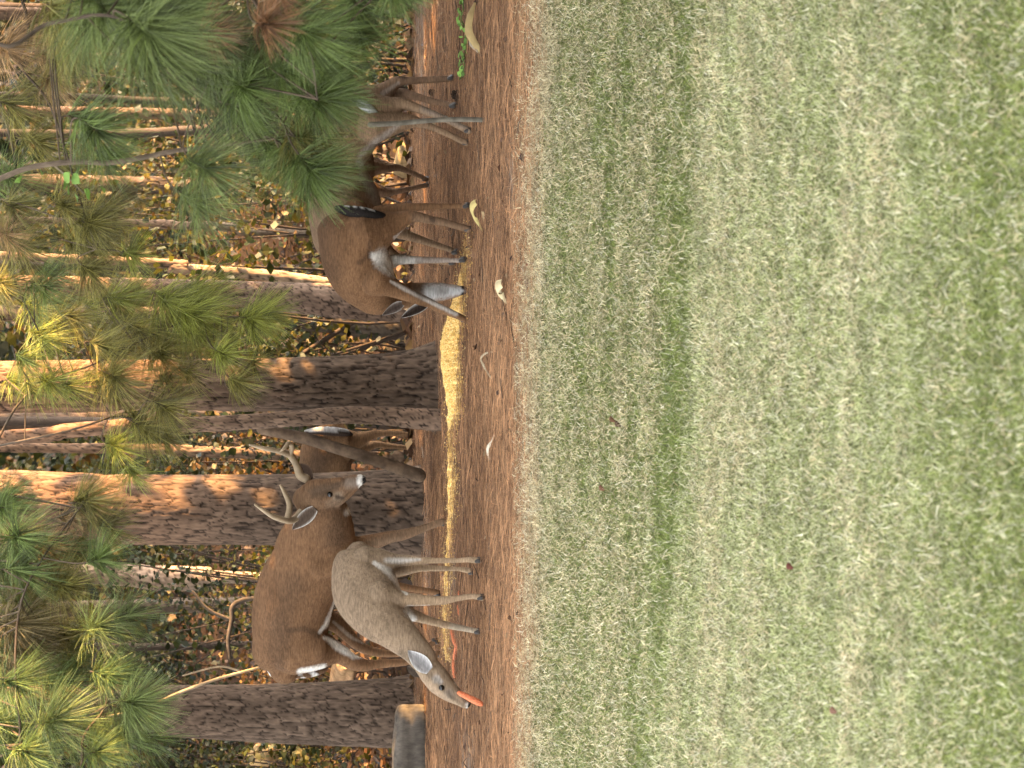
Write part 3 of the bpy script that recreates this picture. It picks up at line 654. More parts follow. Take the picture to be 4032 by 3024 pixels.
def doe_a():
    Y = 17.2; D = Deer('shadowed brown deer mostly covered by the white-tailed one and pine needles', Y, (*G(1770, 520)[:2], 0)); D.flow = -1
    D.limb([(1400, 405, -.22, 66, .09), (1372, 440, -.18, 110, .15), (1358, 500, -.06, 118, .17), (1352, 580, .12, 112, .17), (1362, 650, .30, 112, .17), (1370, 710, .46, 98, .14), (1395, 760, .56, 66, .09), (1440, 810, .62, 52, .07)], k=6, seg=26)
    D.limb([(1450, 820, .62, 48, .065), (1478, 850, .62, 40, .055), (1498, 890, .6, 24, .04), (1504, 910, .6, 18, .03)], seg=20)
    D.leg(lerpd([(1440, 405, 70), (1510, 365, 42), (1545, 335, 29), (1562, 322, 23), (1600, 318, 17), (1680, 315, 14.5), (1755, 310, 13.5), (1780, 308, 13)], -.25, gy(1799, 306, Y)), -1)
    D.leg(lerpd([(1470, 410, 60), (1545, 376, 32), (1590, 369, 21), (1640, 380, 16), (1700, 398, 14), (1760, 410, 12.5), (1788, 418, 12.5)], -.12, gy(1808, 424, Y)), -1)
    D.leg(lerpd([(1420, 655, 55), (1510, 660, 24), (1565, 660, 15), (1600, 672, 12), (1655, 694, 10), (1680, 707, 10)], .35, gy(1700, 716, Y)), -1, hoofr=11)
    D.leg(lerpd([(1430, 740, 50), (1520, 757, 20), (1600, 746, 11.5), (1655, 734, 10), (1682, 730, 10)], .5, gy(1702, 729, Y)), -1, hoofr=11)
    D.stroke([(1480, 390), (1540, 350)], [8, 6], (.2, .16, .13), .8); D.stroke([(1552, 322), (1562, 326)], [12, 12], (.02, .014, .01), .8)
    D.build((.07, .045, .03), (.055, .036, .024))
    D.ear((1470, 812), (1440, 850), 26, .6, .62); D.ear((1450, 835), (1420, 860), 26, .55, .6)
    D.loftpart('tail', [(1395, 372, -.26, 10), (1440, 372, -.28, 18), (1480, 380, -.28, 10)], M_fur, (.12, .08, .05))
doe_a()
def doe_c():
    Y = 19.1; D = Deer('sunlit brown deer glimpsed behind the leaning branch beside the antlers', Y, (*P(1640, 1760, Y)[:2], float(gz(P(1640, 1760, Y)[0], Y))))
    zb = float(gz(P(1640, 1760, Y)[0], Y))
    def foot(py): 
        d = ray(1640, py); q = P(1640, py, Y); return 2016 + FPX * math.tan(PITCH * -1 + math.atan2(CAMH - zb, Y))
    fx = foot(1730)
    D.limb([(1310, 1715, -.05, 66, .09), (1292, 1752, -.02, 98, .15), (1282, 1815, .05, 104, .17), (1276, 1890, .12, 98, .17), (1272, 1950, .2, 84, .14), (1250, 2010, .25, 58, .09), (1222, 2055, .25, 46, .07)], k=6, seg=26)
    D.limb([(1222, 2062, .25, 44, .06), (1255, 2090, .22, 38, .05), (1300, 2112, .2, 22, .035)], seg=18)
    D.leg(lerpd([(1360, 1745, 66), (1420, 1728, 32), (1465, 1712, 19), (1520, 1706, 13.5), (1600, 1710, 11), (fx - 12, 1715, 11)], -.06, -.05), 1, hoofr=10)
    D.leg(lerpd([(1370, 1775, 55), (1440, 1762, 24), (1480, 1750, 16), (1540, 1757, 12), (1600, 1762, 10.5), (fx - 14, 1766, 10.5)], .08, .12), 1, hoofr=10)
    D.leg(lerpd([(1350, 1930, 45), (1430, 1930, 20), (1540, 1935, 12), (fx - 16, 1938, 10)], .1, .1), 1, hoofr=10)
    D.leg(lerpd([(1350, 1955, 45), (1430, 1960, 20), (1540, 1965, 12), (fx - 18, 1968, 10)], .28, .28), 1, hoofr=10)
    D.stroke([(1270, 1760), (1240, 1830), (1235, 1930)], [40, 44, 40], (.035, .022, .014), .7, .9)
    D.build((.068, .040, .022), (.05, .03, .018), voxel=.008)
    D.ear((1225, 2040), (1190, 2010), 28, .2, .2); D.ear((1222, 2080), (1180, 2100), 28, .2, .22)
    tc = lambda V: np.where(((V[:, 0] > V[:, 0].mean() + .004))[:, None], np.array([.20, .19, .18]), np.array([.03, .02, .015]))
    D.loftpart('tail', [(1205, 1700, -.08, 8), (1250, 1696, -.14, 15), (1310, 1698, -.16, 18), (1360, 1704, -.15, 15), (1384, 1710, -.13, 6)], M_fur, tc)
doe_c()

# ------------------------------------------------------------------ corn pile
def corn():
    lo = [(930, 1846), (1000, 1853), (1100, 1848), (1200, 1840), (1299, 1831), (1399, 1822), (1531, 1827), (1624, 1823), (1657, 1803), (1730, 1788), (1830, 1796), (1930, 1800), (2015, 1794), (2082, 1784), (2161, 1783), (2260, 1777), (2384, 1770), (2480, 1768), (2600, 1772)]
    up = [(930, 1838), (1000, 1826), (1100, 1808), (1240, 1762), (1346, 1731), (1445, 1735), (1558, 1754), (1651, 1767), (1730, 1774), (1863, 1769), (2022, 1772), (2161, 1766), (2294, 1756), (2384, 1754), (2480, 1752), (2600, 1762)]
    lo = np.array(lo, float); up = np.array(up, float)
    ys = np.arange(925, 2602, 3.0); L = np.interp(ys, lo[:, 0], lo[:, 1]) + 5 * (ys > 1640); U = np.interp(ys, up[:, 0], up[:, 1]) - 6 * (ys > 1640)
    L = L + 3 * np.sin(ys * .11) + 2 * np.sin(ys * .31); U = U + 2 * np.sin(ys * .09 + 1)
    n = len(ys); m = 22; V = np.zeros((n, m, 3)); H = np.zeros((n, m))
    for i, y in enumerate(ys):
        vis = max(6, L[i] - U[i]); f = G(L[i], y); b = G(L[i] - vis * .74, y); h = vis * .38 / 735
        for j in range(m):
            t = j / (m - 1); q = f * (1 - t) + b * t
            V[i, j] = q; V[i, j, 2] = h * (math.sin(min(1, t / .72) * math.pi / 2) ** .8 if t < .72 else math.cos((t - .72) / .28 * math.pi / 2) ** .9)
    pv = V.reshape(-1, 3); V2 = pv.copy(); V2[:, 2] += .006 * (fbm(pv * 25, 2) - .3) + .001
    i = np.arange(n - 1)[:, None] * m; j = np.arange(m - 1)[None]
    F = np.stack([i + j, i + j + 1, i + m + j + 1, i + m + j], -1).reshape(-1, 4)
    root = thing('corn_pile', (*V[n // 3, m // 2, :2], 0), 'long yellow heap of loose shelled corn on the pine straw', 'corn')
    cc = np.tile([.5, .29, .06], (len(V2), 1)) * (.7 + .6 * fbm(V2 * 60, 2))[:, None]
    mesh_np('heap', V2, [F], M_corn, root, col=cc)
    # kernels
    W = V.reshape(n, m, 3); area = np.linalg.norm(np.cross(np.diff(W, axis=0)[:, :-1], np.diff(W, axis=1)[:-1]), axis=-1)
    N = 19000; pr = (area ** .7).ravel(); pr = pr / pr.sum(); idx = rng.choice(area.size, N, p=pr); a = idx // (m - 1); b = idx % (m - 1)
    s = rng.random((N, 1)); t = rng.random((N, 1))
    p = (W[a, b] * (1 - s) + W[a + 1, b] * s) * (1 - t) + (W[a, b + 1] * (1 - s) + W[a + 1, b + 1] * s) * t
    K = 1500; out = rng.choice(n, K); ed = np.where((rng.random(K) < .6)[:, None], W[out, 0], W[out, -1]); p2 = ed + np.stack([rng.normal(0, .05, K), rng.normal(0, .10, K), np.zeros(K)], 1); p2[:, 2] = .012; p = np.vstack([p, p2]); N += K
    p[:, 2] += .004
    base = np.array([[0, 0, -1], [.75, .45, .2], [-.75, .45, .2], [-.6, -.7, 0], [.6, -.7, 0], [0, 0, .8]]); tri = np.array([[0, 2, 1], [0, 3, 2], [0, 4, 3], [0, 1, 4], [5, 1, 2], [5, 2, 3], [5, 3, 4], [5, 4, 1]])
    ax = unit(rng.normal(size=(N, 3))); ang = rng.random(N) * 6.28; c, s_ = np.cos(ang), np.sin(ang)
    Kx = np.zeros((N, 3, 3)); Kx[:, 0, 1] = -ax[:, 2]; Kx[:, 0, 2] = ax[:, 1]; Kx[:, 1, 0] = ax[:, 2]; Kx[:, 1, 2] = -ax[:, 0]; Kx[:, 2, 0] = -ax[:, 1]; Kx[:, 2, 1] = ax[:, 0]
    Rm = np.eye(3) + s_[:, None, None] * Kx + (1 - c)[:, None, None] * (Kx @ Kx)
    sz = rng.uniform(.0045, .0066, N)
    VV = np.einsum('nij,kj->nki', Rm, base * np.array([1, 1.1, .65])) * sz[:, None, None] + p[:, None]
    FF = (np.arange(N)[:, None, None] * 6 + tri[None]).reshape(-1, 3)
    v = rng.random((N, 1)); col = np.array([.74, .50, .17]) * (1 - v) + np.array([.60, .35, .075]) * v; pale = rng.random((N, 1)) < .2
    col = np.where(pale, np.array([.82, .64, .30]), col) * rng.uniform(.8, 1.15, (N, 1))
    o = mesh_np('kernel', VV.reshape(-1, 3), [FF], M_corn, root, col=np.repeat(col, 6, 0), smooth=False); o['kind'] = 'stuff'
corn()

# ------------------------------------------------------------------ small things on the bed
def carrot(a, b, wpx, label, za=.012, zb=.012, dY=None, group=None):
    if dY is None: A = G(*a); B = G(*b); A[2] = za; B[2] = zb
    else: A = P(*a, dY[0]); B = P(*b, dY[1])
    r = wpx / 2 / 745; d = unit(B - A); L = np.linalg.norm(B - A)
    nd = [[*(A + d * L * t), r * q, r * q] for t, q in ((0, .7), (.12, .85), (.5, 1.0), (.85, 1.02), (1., .85))]
    V, F, _ = loft(np.array(nd), 5, 10); c = (A + B) / 2
    V += (unit(V - c) * ((fbm(V * 120, 2) - .4) * .009)[:, None])
    o = mesh_np('carrot', V, [F], M_carrot); tag(o, label, 'carrot', group)
carrot((1808, 2728), (1893, 2771), 25, 'orange carrot sticking out of the mouth of the pale doe', dY=(15.49, 15.47))
gl = 'carrots scattered behind the pale doe'
carrot((1790, 2482), (1806, 2538), 26, 'orange carrot on the straw, the one nearest the far front hoof of the pale doe', group=gl)
carrot((1808, 2540), (1800, 2592), 22, 'middle one of the three carrots lying end to end under the neck of the doe', group=gl)
carrot((1797, 2598), (1802, 2662), 25, 'last of the three carrots lying end to end, closest to the jaw of the doe', group=gl)
carrot((1812, 2385), (1818, 2422), 12, 'small carrot between the two front legs of the pale doe', group=gl)
carrot((1815, 2326), (1817, 2348), 9, 'tiny carrot bit seen between hind and front legs of the pale doe', group=gl)

def husk(pts, wpx, label, col, lift=.02, cup=.3, name='corn_husk', cat='husk', twist=0):
    """curled dry leaf: a ribbon along ground pixels with its own width and curl"""
    A = catmull(np.array([[*G(a, b)[:2], lift * q] for (a, b, q) in pts]), 6); n = len(A); m = 7
    W = np.interp(np.linspace(0, 1, n), np.linspace(0, 1, len(wpx)), wpx) / 2 / 745; t = unit(np.gradient(A, axis=0))
    V = []; cc = []
    for i in range(n):
        sd = unit(np.cross(t[i], [0, -.55, .83])); up = unit(np.cross(sd, t[i]))
        for j in range(m):
            e = j / (m - 1) * 2 - 1; V.append(A[i] + sd * W[i] * e + up * W[i] * cup * (1 - e * e) + np.array([0, 0, .006]))
            cc.append(np.array(col) * (.8 + .35 * abs(math.sin(e * 9))) )
    V = np.array(V); V2 = V - np.array([0, 0, .002]); nv = len(V)
    V[:, 2] = np.maximum(V[:, 2], .004); V2[:, 2] = np.maximum(V2[:, 2], .002)
    F = np.array([[i * m + j, i * m + j + 1, (i + 1) * m + j + 1, (i + 1) * m + j] for i in range(n - 1) for j in range(m - 1)])
    E = [[i * m + j, (i + 1) * m + j, (i + 1) * m + j + nv, i * m + j + nv] for i in range(n - 1) for j in (0, m - 1)]
    o = mesh_np(name, np.vstack([V, V2]), [np.vstack([F, F[:, ::-1] + nv, np.array(E)])], M_husk, col=np.array(cc + cc)); tag(o, label, cat); return o
husk([(1893, 6, 1), (1897, 60, 2.5), (1898, 120, 3), (1900, 160, 2), (1903, 190, 1), (1898, 212, .3)], [12, 40, 44, 34, 26, 6], 'large tan corn husk beside the green vine', (.40, .29, .13), .022, .5)
husk([(1868, 145, 1), (1878, 172, 1.5), (1895, 205, .5)], [4, 16, 10], 'narrow pale husk blade beside the large tan husk', (.42, .34, .24), .02, .4)
husk([(1918, 795, 2.5), (1908, 815, 3), (1898, 845, 2), (1897, 870, 1), (1908, 908, .2)], [22, 38, 26, 18, 8], 'yellow folded corn husk below the hind hooves of the black-tailed doe', (.52, .42, .17), .02, .5)
husk([(1920, 832, 1.5), (1918, 850, 1), (1908, 870, .2)], [14, 20, 5], 'small tan husk flap under the yellow folded husk', (.36, .26, .14), .014, .4)
husk([(2020, 1116, 2), (2010, 1130, 2.5), (2000, 1150, 1.5), (2004, 1195, .2)], [30, 46, 36, 6], 'cream corn husk folded in two near the lawn edge', (.60, .50, .30), .024, .35)
husk([(1980, 1112, 1), (1988, 1150, 1.3), (2000, 1196, .3)], [10, 24, 6], 'slender cream husk strip tucked under the folded husk', (.56, .47, .30), .015, .4)
husk([(1948, 1386, .5), (1925, 1393, 1.2), (1911, 1412, 1.5), (1920, 1445, 1), (1941, 1490, .3)], [5, 8, 9, 12, 5], 'thin curled cream husk ribbon in front of the corn pile', (.58, .49, .34), .012, .3)
husk([(1954, 1712, .4), (1950, 1735, .8), (1940, 1765, 1.3), (1934, 1792, .8)], [4, 6, 20, 14], 'white teardrop husk with a thin stalk lying on the straw', (.64, .58, .46), .015, .45)
husk([(1934, 1797, .6), (1936, 1812, .5)], [10, 9], 'small white husk scrap beside the teardrop husk', (.62, .56, .44), .012, .4)
husk([(1672, 1760, .8), (1678, 1800, .9)], [10, 14], 'pale bark flake in front of the leaning branch', (.34, .27, .2), .012, .4, 'bark_flake', 'bark')
husk([(2082, 1080, .6), (2085, 1110, 1), (2082, 1150, .4)], [10, 20, 8], 'dark purple leaf at the lawn edge', (.10, .03, .04), .01, .3, 'fallen_leaf', 'leaf')
husk([(2090, 1030, .6), (2092, 1046, 1), (2090, 1056, .4)], [12, 22, 8], 'small red leaf at the lawn edge', (.22, .05, .025), .014, .5, 'fallen_leaf', 'leaf')
for i, (x, y, l, c) in enumerate(((2440, 1650, 'brown leaf lying in the olive part of the lawn', (.13, .06, .03)), (2462, 1668, 'dark brown leaf beside another in the olive lawn', (.09, .05, .03)), (3148, 2228, 'small red leaf on the dark mowing line', (.10, .03, .02)), (3322, 2795, 'brown curled leaf in the pale part of the lawn', (.17, .09, .06)), (2398, 1920, 'tiny brown leaf in the tan lawn strip', (.15, .07, .04)))):
    husk([(x - 10, y - 8, 1.6), (x, y, 2.2), (x + 9, y + 10, 1.6)], [5, 18, 5], l, c, .014, .5, 'fallen_leaf', 'leaf')

def pine_cone(px, py, r, label):
    c = G(px + r * .6, py); root = thing('pine_cone', c, label, 'pine cone'); R = r / 735; ps = []
    core, f, _ = loft(np.array([[c[0] - R * .7, c[1], R * .75, R * .5, R * .5], [c[0], c[1], R * .8, R * .7, R * .7], [c[0] + R * .9, c[1], R * .6, R * .3, R * .3]]), 4, 8); ps.append((core, f))
    for k in range(40):
        a = k * 2.4; t = -.8 + 1.7 * k / 40; rr = R * (1 - .35 * abs(t)); n = np.array([.25, math.cos(a), math.sin(a)])
        p = c + np.array([R * t, 0, R * .8]); d = unit(n); v, f, _ = loft(np.array([[*(p + d * rr * .4), R * .2, R * .1], [*(p + d * rr * 1.05), R * .24, R * .08]]), 2, 5); ps.append((v, f))
    V, F = merge(ps); V[:, 2] = np.maximum(V[:, 2], .003); mesh_np('scales', V, [F], M_dark, root, smooth=False)
pine_cone(1800, 377, 20, 'dark open pine cone beside the vine tip')
pine_cone(1704, 366, 15, 'smaller dark pine cone farther back in the straw')

def vine():
    pts = [(1846, 0), (1858, 40), (1850, 70), (1848, 95), (1853, 130), (1850, 165), (1852, 200), (1856, 230), (1865, 255), (1850, 285), (1838, 305)]
    A = np.array([[*G(a, b)[:2], .03 + .02 * math.sin(i)] for i, (a, b) in enumerate(pts)])
    root = thing('green_vine', (A[5][0], A[5][1], 0), 'light green leafy vine trailing over the straw beside the tan husk', 'vine')
    st = tube_obj('stem', A, np.full(len(A), .003), M_leaf, root, (.12, .18, .05), 6, 5)
    B = catmull(A, 6)
    for i in range(0, len(B), 1):
        if rng.random() < .25: continue
        leaf(B[i] + rng.normal(0, .008, 3) + [0, 0, .01], .022 + .02 * rng.random(), np.array([.13, .24, .05]) * rng.uniform(.5, 1.6) + [.02, .03, .01], root)
def leaf(c, L, col, parent, name='leaf'):
    d = unit(rng.normal(size=3) * [1, 1, .4]); s = unit(np.cross(d, [0, -.5, .85] + rng.normal(size=3) * .4)); nrm = np.cross(s, d)
    V = []
    for t, wd in ((0, .06), (.25, .3), (.5, .4), (.75, .28), (1, .03)):
        for e in (-1, 0, 1): V.append(c + d * L * t + s * L * wd * e + nrm * (abs(e) * .12 * L - .2 * L * t * t))
    V = np.array(V); V[:, 2] = np.maximum(V[:, 2], gz(V[:, 0], V[:, 1]) + .003)
    F = np.array([[i * 3 + j, i * 3 + j + 1, i * 3 + j + 4, i * 3 + j + 3] for i in range(4) for j in range(2)])
    return mesh_np(name, V, [F], M_leaf, parent, col=np.tile(col, (len(V), 1)))
vine()

def litter_twigs():
    ps = []; cs = []
    for k in range(90):
        x = rng.uniform(-2.3, 2.3); y = float(border_y(x)) + rng.uniform(.05, 3.9); a = rng.normal(0, .9); L = rng.uniform(.04, .22); q = np.array([x, y, .022]); d = np.array([math.cos(a), math.sin(a), rng.normal(.03, .06)])
        v, f, _ = loft(np.array([[*q, .0028, .0028], [*(q + d * L * .5 + rng.normal(0, .008, 3)), .0024, .0024], [*(q + d * L), .0012, .0012]]), 3, 5); ps.append((v, f)); cs.append(np.tile(np.array([.05, .036, .026]) * rng.uniform(.5, 2.4), (len(v), 1)))
    V, F = merge(ps); o = mesh_np('twig_litter', V, [F], M_twig, col=np.vstack(cs)); o['kind'] = 'stuff'; tag(o, 'small broken twigs scattered in the pine straw', 'twigs')
    n = 220; x = rng.uniform(-2.4, 2.4, n); y = border_y(x) + rng.uniform(.0, 4.0, n); pal = np.array([[.10, .05, .03], [.20, .11, .06], [.30, .22, .13], [.06, .035, .025]])
    V, F, cc = leaves_np(np.stack([x, y, np.full(n, .022)], 1), .030 * rng.uniform(.5, 1.5, n), pal[rng.integers(0, 4, n)], .2)
    V[:, 2] = np.maximum(V[:, 2], .008); o = mesh_np('leaf_scraps', V, [F], M_leaf, col=cc, smooth=False); o['kind'] = 'stuff'; tag(o, 'bits of dry leaf and bark scattered in the pine straw', 'leaf litter')
# logs, stumps and branches
def log(name, a, b, r, label, col, cat='log', rough=True):
    a = np.array(a); b = np.array(b); c = (a + b) / 2
    root = thing(name, (c[0], c[1], min(a[2], b[2]) - r), label, cat)
    nd = [[*(a + (b - a) * t), r * q, r * q] for t, q in ((0, .62), (.03, .85), (.10, 1.0), (.35, 1.06), (.7, .97), (1, .9))]
    V, F, caps = loft(np.array(nd), 10, 26, caps=False)
    ax = unit(b - a); rel = V - a; prj = rel @ ax; rad = unit(rel - np.outer(prj, ax))
    th_ = np.arctan2(rel @ np.cross(ax, [0, .6, .8]), rel @ np.array([0, .6, .8])); V = V + rad * (r * (.16 * np.cos(4 * np.arctan2(rad[:, 2], rad[:, 1]) + math.pi)))[:, None] + rad * (.6 * r * (fbm(V * 5 + 5, 4) - .42) + .16 * r * (fbm(np.stack([np.cos(th_) * 6, np.sin(th_) * 6, prj * 2], 1), 2) - .4))[:, None]
    cc = np.array(col) * (.35 + 1.4 * fbm(V * np.array([7, 16, 16]), 4))[:, None]
    mesh_np('bark', V, [F], M_bark, root, col=cc)
    for q, rr in ((a, V[:26]), (b, V[-26:])):
        cen = rr.mean(0); nv = np.vstack([cen, cen * .5 + rr * .5, rr]); f3 = [[0, 1 + i, 1 + (i + 1) % 26] for i in range(26)]; f4 = [[1 + i, 27 + i, 27 + (i + 1) % 26, 1 + (i + 1) % 26] for i in range(26)]
        mesh_np('cut_end', nv, [np.array(f3), np.array(f4)], M_bark, root, col=np.tile(np.array(col) * 1.5, (len(nv), 1)) * (.7 + .6 * fbm(nv * 40, 2))[:, None])
    return root
q0 = P(1560, 2775, 18.1); q1 = P(1555, 3300, 18.0)
log('weathered_log', (q0[0], q0[1], .10), (q1[0], q1[1], .11), .105, 'grey weathered log lying at the foot of the dark pine trunk', (.075, .064, .053))
Yl = 20.2; q0 = P(1370, 2600, Yl); q1 = P(1290, 2665, Yl + .25)
log('cut_log', tuple(q0), tuple(P(1330, 2720, Yl + .7)), .085, 'sunlit orange cut log end below the white tail of the buck', (.24, .145, .075))
log('split_log', tuple(P(1010, 2990, 23)), tuple(P(1130, 2900, 23.4)), .09, 'sunlit yellow broken log beyond the dark trunk', (.26, .17, .08))
log('tree_stump', tuple(P(1625, 635, 21.2)), tuple(P(1560, 618, 21.2)), .11, 'pale tan stump seen under the belly of the half-hidden deer', (.22, .155, .08), 'stump')

def branch_thing(name, label, pts, Y, col, cat='branch', twigs=(), group=None):
    """pts: px py r_px dy"""
    A = [P(a, b, Y + (d[0] if d else 0)) for (a, b, r, *d) in pts]; R = [r / ppm(Y) for (_, _, r, *d) in pts]
    root = thing(name, A[-1], label, cat, group)
    b = tube_obj('stem', A, R, M_twig, root, col, 12, 8, colvar=.8)
    for tw in twigs:
        tube_obj('twig', [P(a, b_, Y + .05) for (a, b_, r) in tw], [r / ppm(Y) for (_, _, r) in tw], M_twig, root, col, 7, 5, colvar=.6)
    return root
branch_thing('leaning_branch', 'thick dead branch leaning against the slim reddish stem', [(1030, 1690, 21, .3), (1200, 1726, 23, .2), (1300, 1757, 23, .1), (1420, 1793, 24, 0), (1530, 1830, 24, 0), (1650, 1872, 28, 0)], 17.45, (.10, .068, .045))
branch_thing('bare_stick', 'pale bare sapling stick with a cut top beside the white tail', [(1458, 491, 11, 0), (1560, 486, 10, 0), (1700, 474, 10, 0), (1800, 470, 10, 0), (1908, 472, 10, 0)], 15.7, (.13, .115, .09), 'stick', [[(1757, 462, 7), (1762, 470, 5)]])
branch_thing('fallen_stick', 'long pale stick slanting down toward the rump of the buck', [(1020, 2628, 5, 0), (850, 2675, 6, 0), (700, 2730, 6, 0), (560, 2790, 5, 0), (350, 2835, 4, 0)], 18.2, (.22, .165, .105), 'stick', [[(940, 2640, 4), (860, 2625, 4), (720, 2660, 3)]])
branch_thing('dry_twig', 'tan dry twig above the broken log', [(370, 2920, 6, 0), (470, 2850, 6, 0), (560, 2800, 5, 0)], 17.9, (.22, .155, .08), 'twig')
branch_thing('bent_branch', 'dark crooked branch behind the buck, among the shrubs', [(1060, 2352, 9, 0), (960, 2362, 10, 0), (915, 2390, 10, 0), (912, 2440, 9, 0), (898, 2520, 8, 0), (905, 2590, 6, 0)], 21.0, (.06, .045, .033), 'branch', [[(905, 2440, 8), (820, 2400, 7), (760, 2330, 5)]])
branch_thing('dark_branch', 'dark thin branch crossing the gap between the two furrowed trunks', [(1400, 1265, 10, 0), (1290, 1330, 10, 0), (1180, 1400, 9, 0)], 20.5, (.05, .035, .025), 'branch')

# background trunks
def back_trunk(label, spec, Y, col, lean_top=4.0, red=.6, cr=1.5, r_over=None, group=None, tall=9):
    nd = []
    for (px, py, wpx) in spec:
        q = P(px, py, Y); nd.append([*q, wpx / 2 / ppm(Y)])
    nd.sort(key=lambda r: r[2]); b = nd[0]; z0 = float(gz(b[0], Y)) - .05
    if b[2] > z0 + .1: nd.insert(0, [b[0], b[1], z0, b[3] * 1.15])
    t = nd[-1]; p = nd[-2]; sl = (t[0] - p[0]) / max(.1, t[2] - p[2])
    top = max(tall, t[2] + 1)
    nd.append([t[0] + sl * (top - t[2]) * .4, t[1], top, t[3] * .35])
    nd = np.array(nd); root = thing('background_tree', (nd[0, 0], Y, z0 + .05), label, 'tree', group)
    bark_trunk('trunk', nd, M_bark, root, .04, .09, .006, red=red, seed=int(abs(px * 7 + py)) % 97, dz=.018, ds=.012, col=col, zmax_dense=3.6)
    if tall > 5: crown_mesh('crown', (nd[-1, 0], Y, top - .6), cr, cr * 1.1, 350, M_needle, (.07, .09, .03), .4, root)
back_trunk('pale sunlit trunk seen between pine needle tufts above the half-hidden deer', [(1300, 468, 46), (1140, 466, 46), (900, 455, 44), (500, 445, 42)], 27, (.13, .085, .055))
back_trunk('thin pale trunk above the back of the white-tailed deer', [(1300, 930, 30), (1150, 918, 30), (940, 912, 30), (900, 893, 34), (650, 885, 30), (300, 870, 26)], 23, (.10, .075, .052))
back_trunk('leaning slim stem beside the smooth pinkish trunk', [(1400, 1130, 48), (1300, 1118, 48), (1100, 1088, 46), (900, 1072, 44), (680, 1055, 40), (300, 1020, 34)], 20.0, (.2, .14, .09))
back_trunk('slim brown stem between the leaning branch and the plated trunk', [(1300, 1800, 50), (1000, 1785, 46), (700, 1775, 42), (300, 1765, 38)], 23, (.13, .085, .055))
back_trunk('bare pale snag in sunlight beyond the neck of the buck', [(1050, 2275, 44), (850, 2272, 52), (830, 2278, 88), (600, 2275, 96), (400, 2262, 80)], 24, (.24, .18, .13), tall=4)
back_trunk('dark thin trunk beyond the green needles by the frame corner', [(1500, 60, 22), (1200, 55, 22), (800, 50, 22)], 22, (.08, .06, .045))
back_trunk('dark thin trunk near the vine and the needles', [(1500, 235, 16), (1350, 232, 16), (900, 225, 14)], 21, (.08, .06, .045))
back_trunk('dark old trunk in the gap beside the smooth pinkish one', [(1500, 1290, 90), (1200, 1262, 80), (900, 1250, 70)], 22.5, (.065, .05, .036))

grp = 'slender trees deep in the woods'
spots = [(-4.6, 41, .12), (-2.6, 36, .07), (.9, 39, .09), (4.6, 38, .10), (-7.0, 52, .16), (-3.4, 56, .14), (4.0, 58, .15), (-.3, 29, .05), (1.7, 26.5, .04)]
proto = None
for (x, y, r) in spots:
    z0 = float(gz(x, y))
    if proto is None:
        nd = np.array([[0, 0, -.1, .11], [.03, 0, 2, .10], [.1, .05, 5, .09], [.1, 0, 10, .05]])
        root = thing('slender_tree', (0, 0, 0), 'slender straight tree standing deep in the shaded woods', 'tree', grp)
        tr = bark_trunk('trunk', nd, M_bark, root, .05, .11, .008, red=.3, seed=5, dz=.05, ds=.03, zmax_dense=6, col=(.075, .055, .04))
        cr = crown_mesh('crown', (0, 0, 8.6), 2.1, 2.6, 700, M_needle, (.06, .08, .025), .4, root)
        proto = (root, tr, cr); rr = root
    else:
        rr = root.copy(); C.objects.link(rr)
        for ch in (tr, cr):
            c2 = ch.copy(); C.objects.link(c2); c2.parent = rr
    rr.location = (x, y, z0); rr.rotation_euler = (0, 0, x * 3.1 + y); s = r / .11; rr.scale = (.6 + .4 * s, .6 + .4 * s, 1)

# ------------------------------------------------------------------ understory: shrubs, litter, far wood
def leaves_np(p, L, cols, flat=.5):
    n = len(p); d = unit(rng.normal(size=(n, 3)) * [1, 1, flat] + [0, 0, -.15]); s = unit(np.cross(d, rng.normal(size=(n, 3))))
    ts = (0, .45, 1.); wd = (.08, .36, .04); V = np.zeros((n, 6, 3))
    nr = np.cross(d, s)
    for k, (t, wv) in enumerate(zip(ts, wd)):
        c = p + d * (L * t)[:, None] - nr * (L * .15 * t * t)[:, None]
        V[:, 2 * k] = c - s * (L * wv)[:, None]; V[:, 2 * k + 1] = c + s * (L * wv)[:, None]
    b = np.arange(n)[:, None] * 6; F = np.concatenate([b + np.array([0, 1, 3, 2]), b + np.array([2, 3, 5, 4])], 0)
    return V.reshape(-1, 3), F, np.repeat(cols, 6, 0)
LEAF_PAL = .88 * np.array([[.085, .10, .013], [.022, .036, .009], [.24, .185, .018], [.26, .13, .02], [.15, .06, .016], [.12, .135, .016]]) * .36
def shrub_mesh(w_, h, n, L, pal, stems=9):
    cl = unit(rng.normal(size=(9, 3))) * np.array([w_, w_, h * .5]) * rng.uniform(.3, .9, (9, 1)) + np.array([0, 0, h * .55])
    k = rng.integers(0, 9, n); p = cl[k] + rng.normal(size=(n, 3)) * np.array([w_ * .25, w_ * .25, h * .14])
    p[:, 2] = np.maximum(p[:, 2], .05)
    base = pal[rng.integers(0, len(pal), 9)][k]; cols = base * .6 + pal[rng.integers(0, len(pal), n)] * .4; cols = cols * rng.uniform(.6, 1.35, (n, 1))
    ps = []
    for j in range(stems):
        e = cl[j]; a = np.array([rng.normal(0, .05), rng.normal(0, .05), -.1])
        v, f, _ = loft(np.array([[*a, .012, .012], [*(a * .5 + e * .45 + rng.normal(0, .10, 3)), .010, .010], [*(e * 1.25 + rng.normal(0, .1, 3)), .004, .004]]), 4, 6); ps.append((v, f))
    return leaves_np(p, L * rng.uniform(.6, 1.3, n), cols), merge(ps)
protos = []
